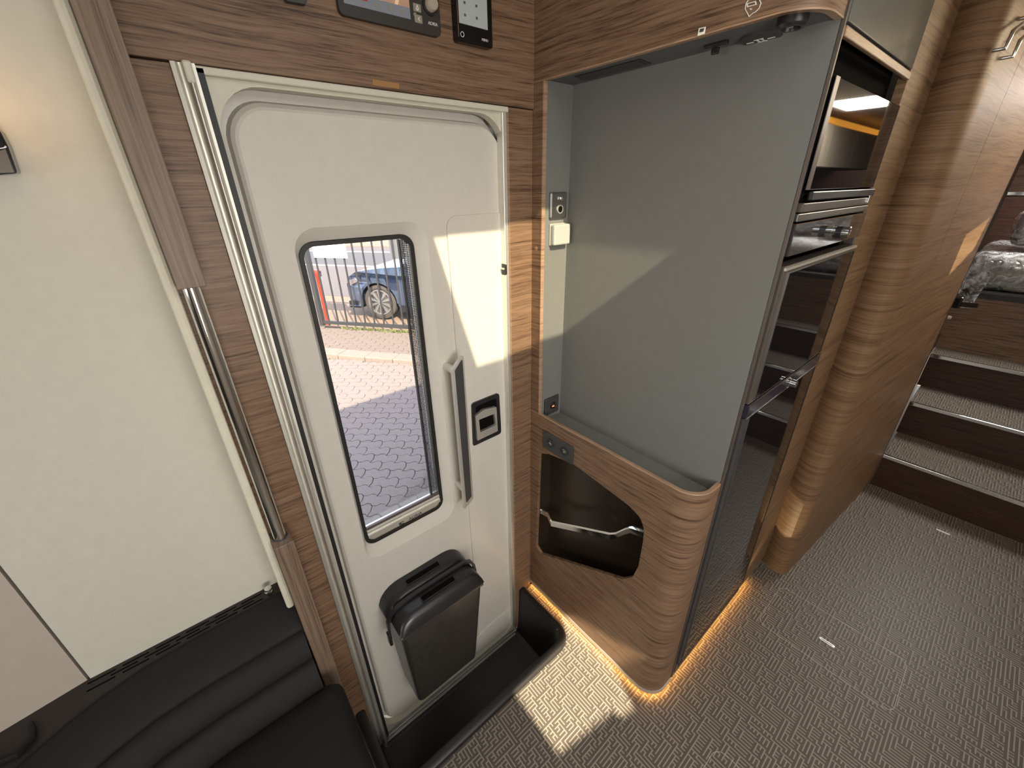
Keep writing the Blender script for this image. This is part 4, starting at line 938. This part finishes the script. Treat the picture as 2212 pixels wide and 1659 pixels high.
for n0 in (6.2, 9.4): slab('road_line', -30, 30, FN + n0, FN + n0 + .14, ZG - .02, ZG - .008, 'sign_white', rd, 'white road marking')
struct(slab('far_lane', -30, 30, FN + 6.4, FN + 9.35, ZG - .05, ZG - .010, 'asphalt'), 'darker asphalt lane across the street')
struct(slab('verge', -30, 30, FN + .1, FN + 2.3, ZG - .05, ZG - .018, 'verge_sand'), 'sandy verge behind the fence')
struct(slab('far_verge', -30, 30, FN + 11, FN + 30, ZG - .05, ZG + .02, 'verge_sand'), 'dry grass verge across the street')
b = NB()
for k in range(160):
    p = along(K0, random.uniform(-1.2, 1.1), FN - .06 + random.uniform(-.05, .05)); p.z = ZG + .02
    for j in range(3):
        a = random.uniform(0, 6.3); d = Vector((math.cos(a), math.sin(a), 0)) * .012; t = p + Vector((random.uniform(-.03, .03), random.uniform(-.03, .03), random.uniform(.02, .055)))
        v = [b.verts.new(x) for x in (p - d, p + d, t)]; b.faces.new(v)
tag(link('weeds', b, 'grass'), 'thin green weeds growing along the fence foot', 'weeds', kind='stuff')

# fence gate
Fe = thing('metal_fence', along(K0, 0, FN, ZG), 'dark grey metal bar fence between yard and street', 'fence')
def fslab(name, u0, u1, n0, n1, z0, z1, mat, lab=None): return slab(name, u0, u1, FN + n0, FN + n1, ZG + z0, ZG + z1, mat, Fe, lab)
pl_ = at_plane(695, 690, along(K0, 0, FN), N_); uL = (pl_ - K0).dot(U)
fslab('end_post', uL - .035, uL + .035, -.035, .035, 0.05, 1.9, 'fence_grey')
fslab('gate_post', uL - .27, uL - .19, -.03, .05, 0.0, 1.95, 'fence_grey')
fslab('bottom_rail', uL, uL + 3.2, -.02, .02, .075, .135, 'fence_grey'); fslab('top_rail', uL, uL + 3.2, -.02, .02, 1.82, 1.88, 'fence_grey')
bm0 = NB(); box(bm0, -.011, .011, -.011, .011, .13, 1.83); bm0.transform(Matrix(((U.x, N_.x, 0, 0), (U.y, N_.y, 0, 0), (0, 0, 1, 0), (0, 0, 0, 1))))
bar_me = bpy.data.meshes.new('bar'); bm0.to_mesh(bar_me); bm0.free(); bar_me.materials.append(MATS['fence_grey'])
for k in range(18):
    o = bpy.data.objects.new('bar', bar_me); COL.objects.link(o); o.parent = Fe; o.matrix_parent_inverse = world_of(Fe).inverted(); o.location = along(K0, uL + .15 + k * .185, FN, ZG)
def fpt(px, py): p = at_plane(px, py, along(K0, 0, FN - .03), N_); return (p - K0).dot(U), p.z - ZG
a_, c_ = fpt(679, 556), fpt(744, 520)
sg = slab('sign_board', a_[0], c_[0], FN - .035, FN - .025, ZG + fpt(710, 557)[1], ZG + 1.80, 'sign_white'); tag(sg, 'blank white board fixed to the fence bars', 'sign')
a_, c_ = fpt(841, 560), fpt(871, 560)
sg = slab('fence_plate', a_[0], c_[0], FN + .025, FN + .035, ZG + a_[1], ZG + 1.80, 'sign_grey'); tag(sg, 'grey plate behind the fence bars above the car bonnet', 'plate')
rp = at_z(709, 698, ZG); rt_ = at_plane(694, 583, rp, N_)
Rb = thing('marker_post', (rp.x, rp.y, ZG), 'red plastic marker post behind the fence', 'post')
b = NB(); lathe(b, (rp.x, rp.y, ZG - .01), (0, 0, 1), [(0, .055), (.03, .055), (.04, .038), (.7, .038), (.72, .042), (rt_.z - ZG - .12, .040), (rt_.z - ZG - .10, .050), (rt_.z - ZG, .050), (rt_.z - ZG + .01, .045)], 16); link('post_body', b, 'red_plastic', Rb, smooth=40)
b = NB(); lathe(b, (rp.x + .02, rp.y - .01, rt_.z - .12), (0, 0, 1), [(0, .042), (.09, .044)], 14); link('reflector_band', b, 'tyre', Rb)

# parked car
wc = at_z(826, 690, ZG); heading = -U
M = Matrix(((U.x, N_.x, 0, wc.x), (U.y, N_.y, 0, wc.y), (0, 0, 1, ZG), (0, 0, 0, 1)))   # local: +x to the rear, +y across, z up; origin below the front wheel
Cr = thing('parked_car', (wc.x, wc.y, ZG), 'blue grey car parked in the street behind the fence', 'car')
def cpart(name, b, mat, parent=None, lab=None, smooth=35): b.transform(M); return link(name, b, mat, parent or Cr, lab, smooth)
prof = [(-.86, .30), (-.90, .42), (-.91, .60), (-.86, .70), (-.74, .80), (-.40, .92), (.10, 1.00), (.50, 1.03), (1.20, 1.46), (1.9, 1.52), (2.6, 1.46), (3.25, 1.05), (3.45, .98), (3.50, .55), (3.42, .30)]
def arch(c, r): return [(c + r * math.cos(math.radians(a)), .33 + r * math.sin(math.radians(a))) for a in range(-5, 186, 12)]
bot = [(3.05, .20)] + arch(2.65, .39) + [(2.24, .20), (.43, .20)] + arch(0, .39) + [(-.42, .24), (-.80, .24)]
poly = prof + bot
b = NB(); rings = []
def shr(p, k, y): return Vector((p[0] * 1.0, y, p[1])) if p[1] < .85 else Vector((p[0], y, p[1]))
for y, s in ((0.0, 0), (.0, 1)):
    pass
ext(b, poly, 'y', .0, 1.75)
for v in b.verts:                                               # tumblehome of the cabin, rounded nose
    if v.co.z > .95: f_ = (v.co.z - .95) * .36; v.co.y += f_ if v.co.y < .8 else -f_
    if v.co.x < -.4 and v.co.z > .25: f_ = min(.22, (-.4 - v.co.x) * .35); v.co.y += f_ if v.co.y < .8 else -f_
for v in b.verts:
    if v.co.x < -.40: v.co.x = -.40 + (v.co.x + .40) * .72
    if v.co.z > .6: v.co.z = .6 + (v.co.z - .6) * .93
body = cpart('car_body', b, 'car_paint', None, 'blue grey bodywork', 20)
b = NB(); ext(b, [(.58, 1.05), (1.22, 1.42), (1.55, 1.44), (1.55, 1.05)], 'y', -.004, .01)
for v in b.verts: v.co.y += (v.co.z - .95) * .36
cpart('side_window', b, 'car_black', body)
b = NB(); ext(b, [(1.62, 1.05), (1.62, 1.44), (2.3, 1.42), (2.75, 1.08)], 'y', -.004, .01)
for v in b.verts: v.co.y += (v.co.z - .95) * .36
cpart('side_window', b, 'car_black', body)
b = NB(); box(b, .44, 2.26, -.012, .02, .17, .30); cpart('sill', b, 'car_black', body)
b = NB(); box(b, -.68, -.42, .03, .2, .20, .33); cpart('bumper_spoiler', b, 'car_black', body)
b = NB(); ext(b, [(-.71, .69), (-.52, .755), (-.47, .69), (-.62, .62)], 'y', .08, .2)
cpart('headlight', b, 'alloy', body)
b = NB(); box(b, .50, .505, -.003, .004, .30, 1.03); cpart('door_gap', b, 'car_black', body)
b = NB(); box(b, .45, 1.6, -.004, .004, .84, .846); cpart('belt_line', b, 'car_black', body)
b = NB(); box(b, .62, .80, -.10, .02, .99, 1.09, .03); cpart('door_mirror', b, 'car_paint', body)
b = NB()
for s in (1, ): 
    pts = [(.42 * math.cos(math.radians(a)), .33 + .42 * math.sin(math.radians(a))) for a in range(0, 181, 12)]; pts2 = [(.375 * math.cos(math.radians(a)), .33 + .375 * math.sin(math.radians(a))) for a in range(180, -1, -12)]
    ext(b, pts + pts2, 'y', -.012, .02)
cpart('arch_lip', b, 'car_paint', body)
for wx in (0, 2.65):
    b = NB(); lathe(b, (wx, .03, .33), (0, 1, 0), [(0, .22), (.005, .24), (-.012, .27), (0, .325), (.03, .332), (.17, .332), (.19, .31), (.19, .20)], 40); wh = cpart('wheel', b, 'tyre', None, 'tyre with alloy rim')
    b = NB(); lathe(b, (wx, .045, .33), (0, 1, 0), [(0, .235), (.10, .22), (.10, 0)], 32); cpart('rim_well', b, 'car_black', wh)
    b = NB(); ext(b, [(.242 * math.cos(a_ * math.pi / 16), .242 * math.sin(a_ * math.pi / 16)) for a_ in range(32)], 'y', .012, .03, [[(.218 * math.cos(a_ * math.pi / 16), .218 * math.sin(a_ * math.pi / 16)) for a_ in range(32)]]); b.transform(Matrix.Translation((wx, 0, .33))); cpart('rim_ring', b, 'alloy', wh)
    for k in range(10):
        b = NB(); ext(b, [(-.012, .04), (.012, .04), (.030, .222), (-.030, .222)], 'y', .014, .03); b.transform(Matrix.Translation((wx, 0, .33)) @ Matrix.Rotation(k * math.pi / 5, 4, 'Y')); cpart('spoke', b, 'alloy', wh)
    b = NB(); lathe(b, (wx, .030, .33), (0, -1, 0), [(0, .05), (.014, .045), (.018, .02), (.018, 0)], 20); cpart('hub_cap', b, 'alloy', wh)
b = NB(); ext(b, arch(0, .385) + [(-.36, .2), (.36, .2)], 'y', .2, .25); cpart('wheel_housing', b, 'car_black', body)
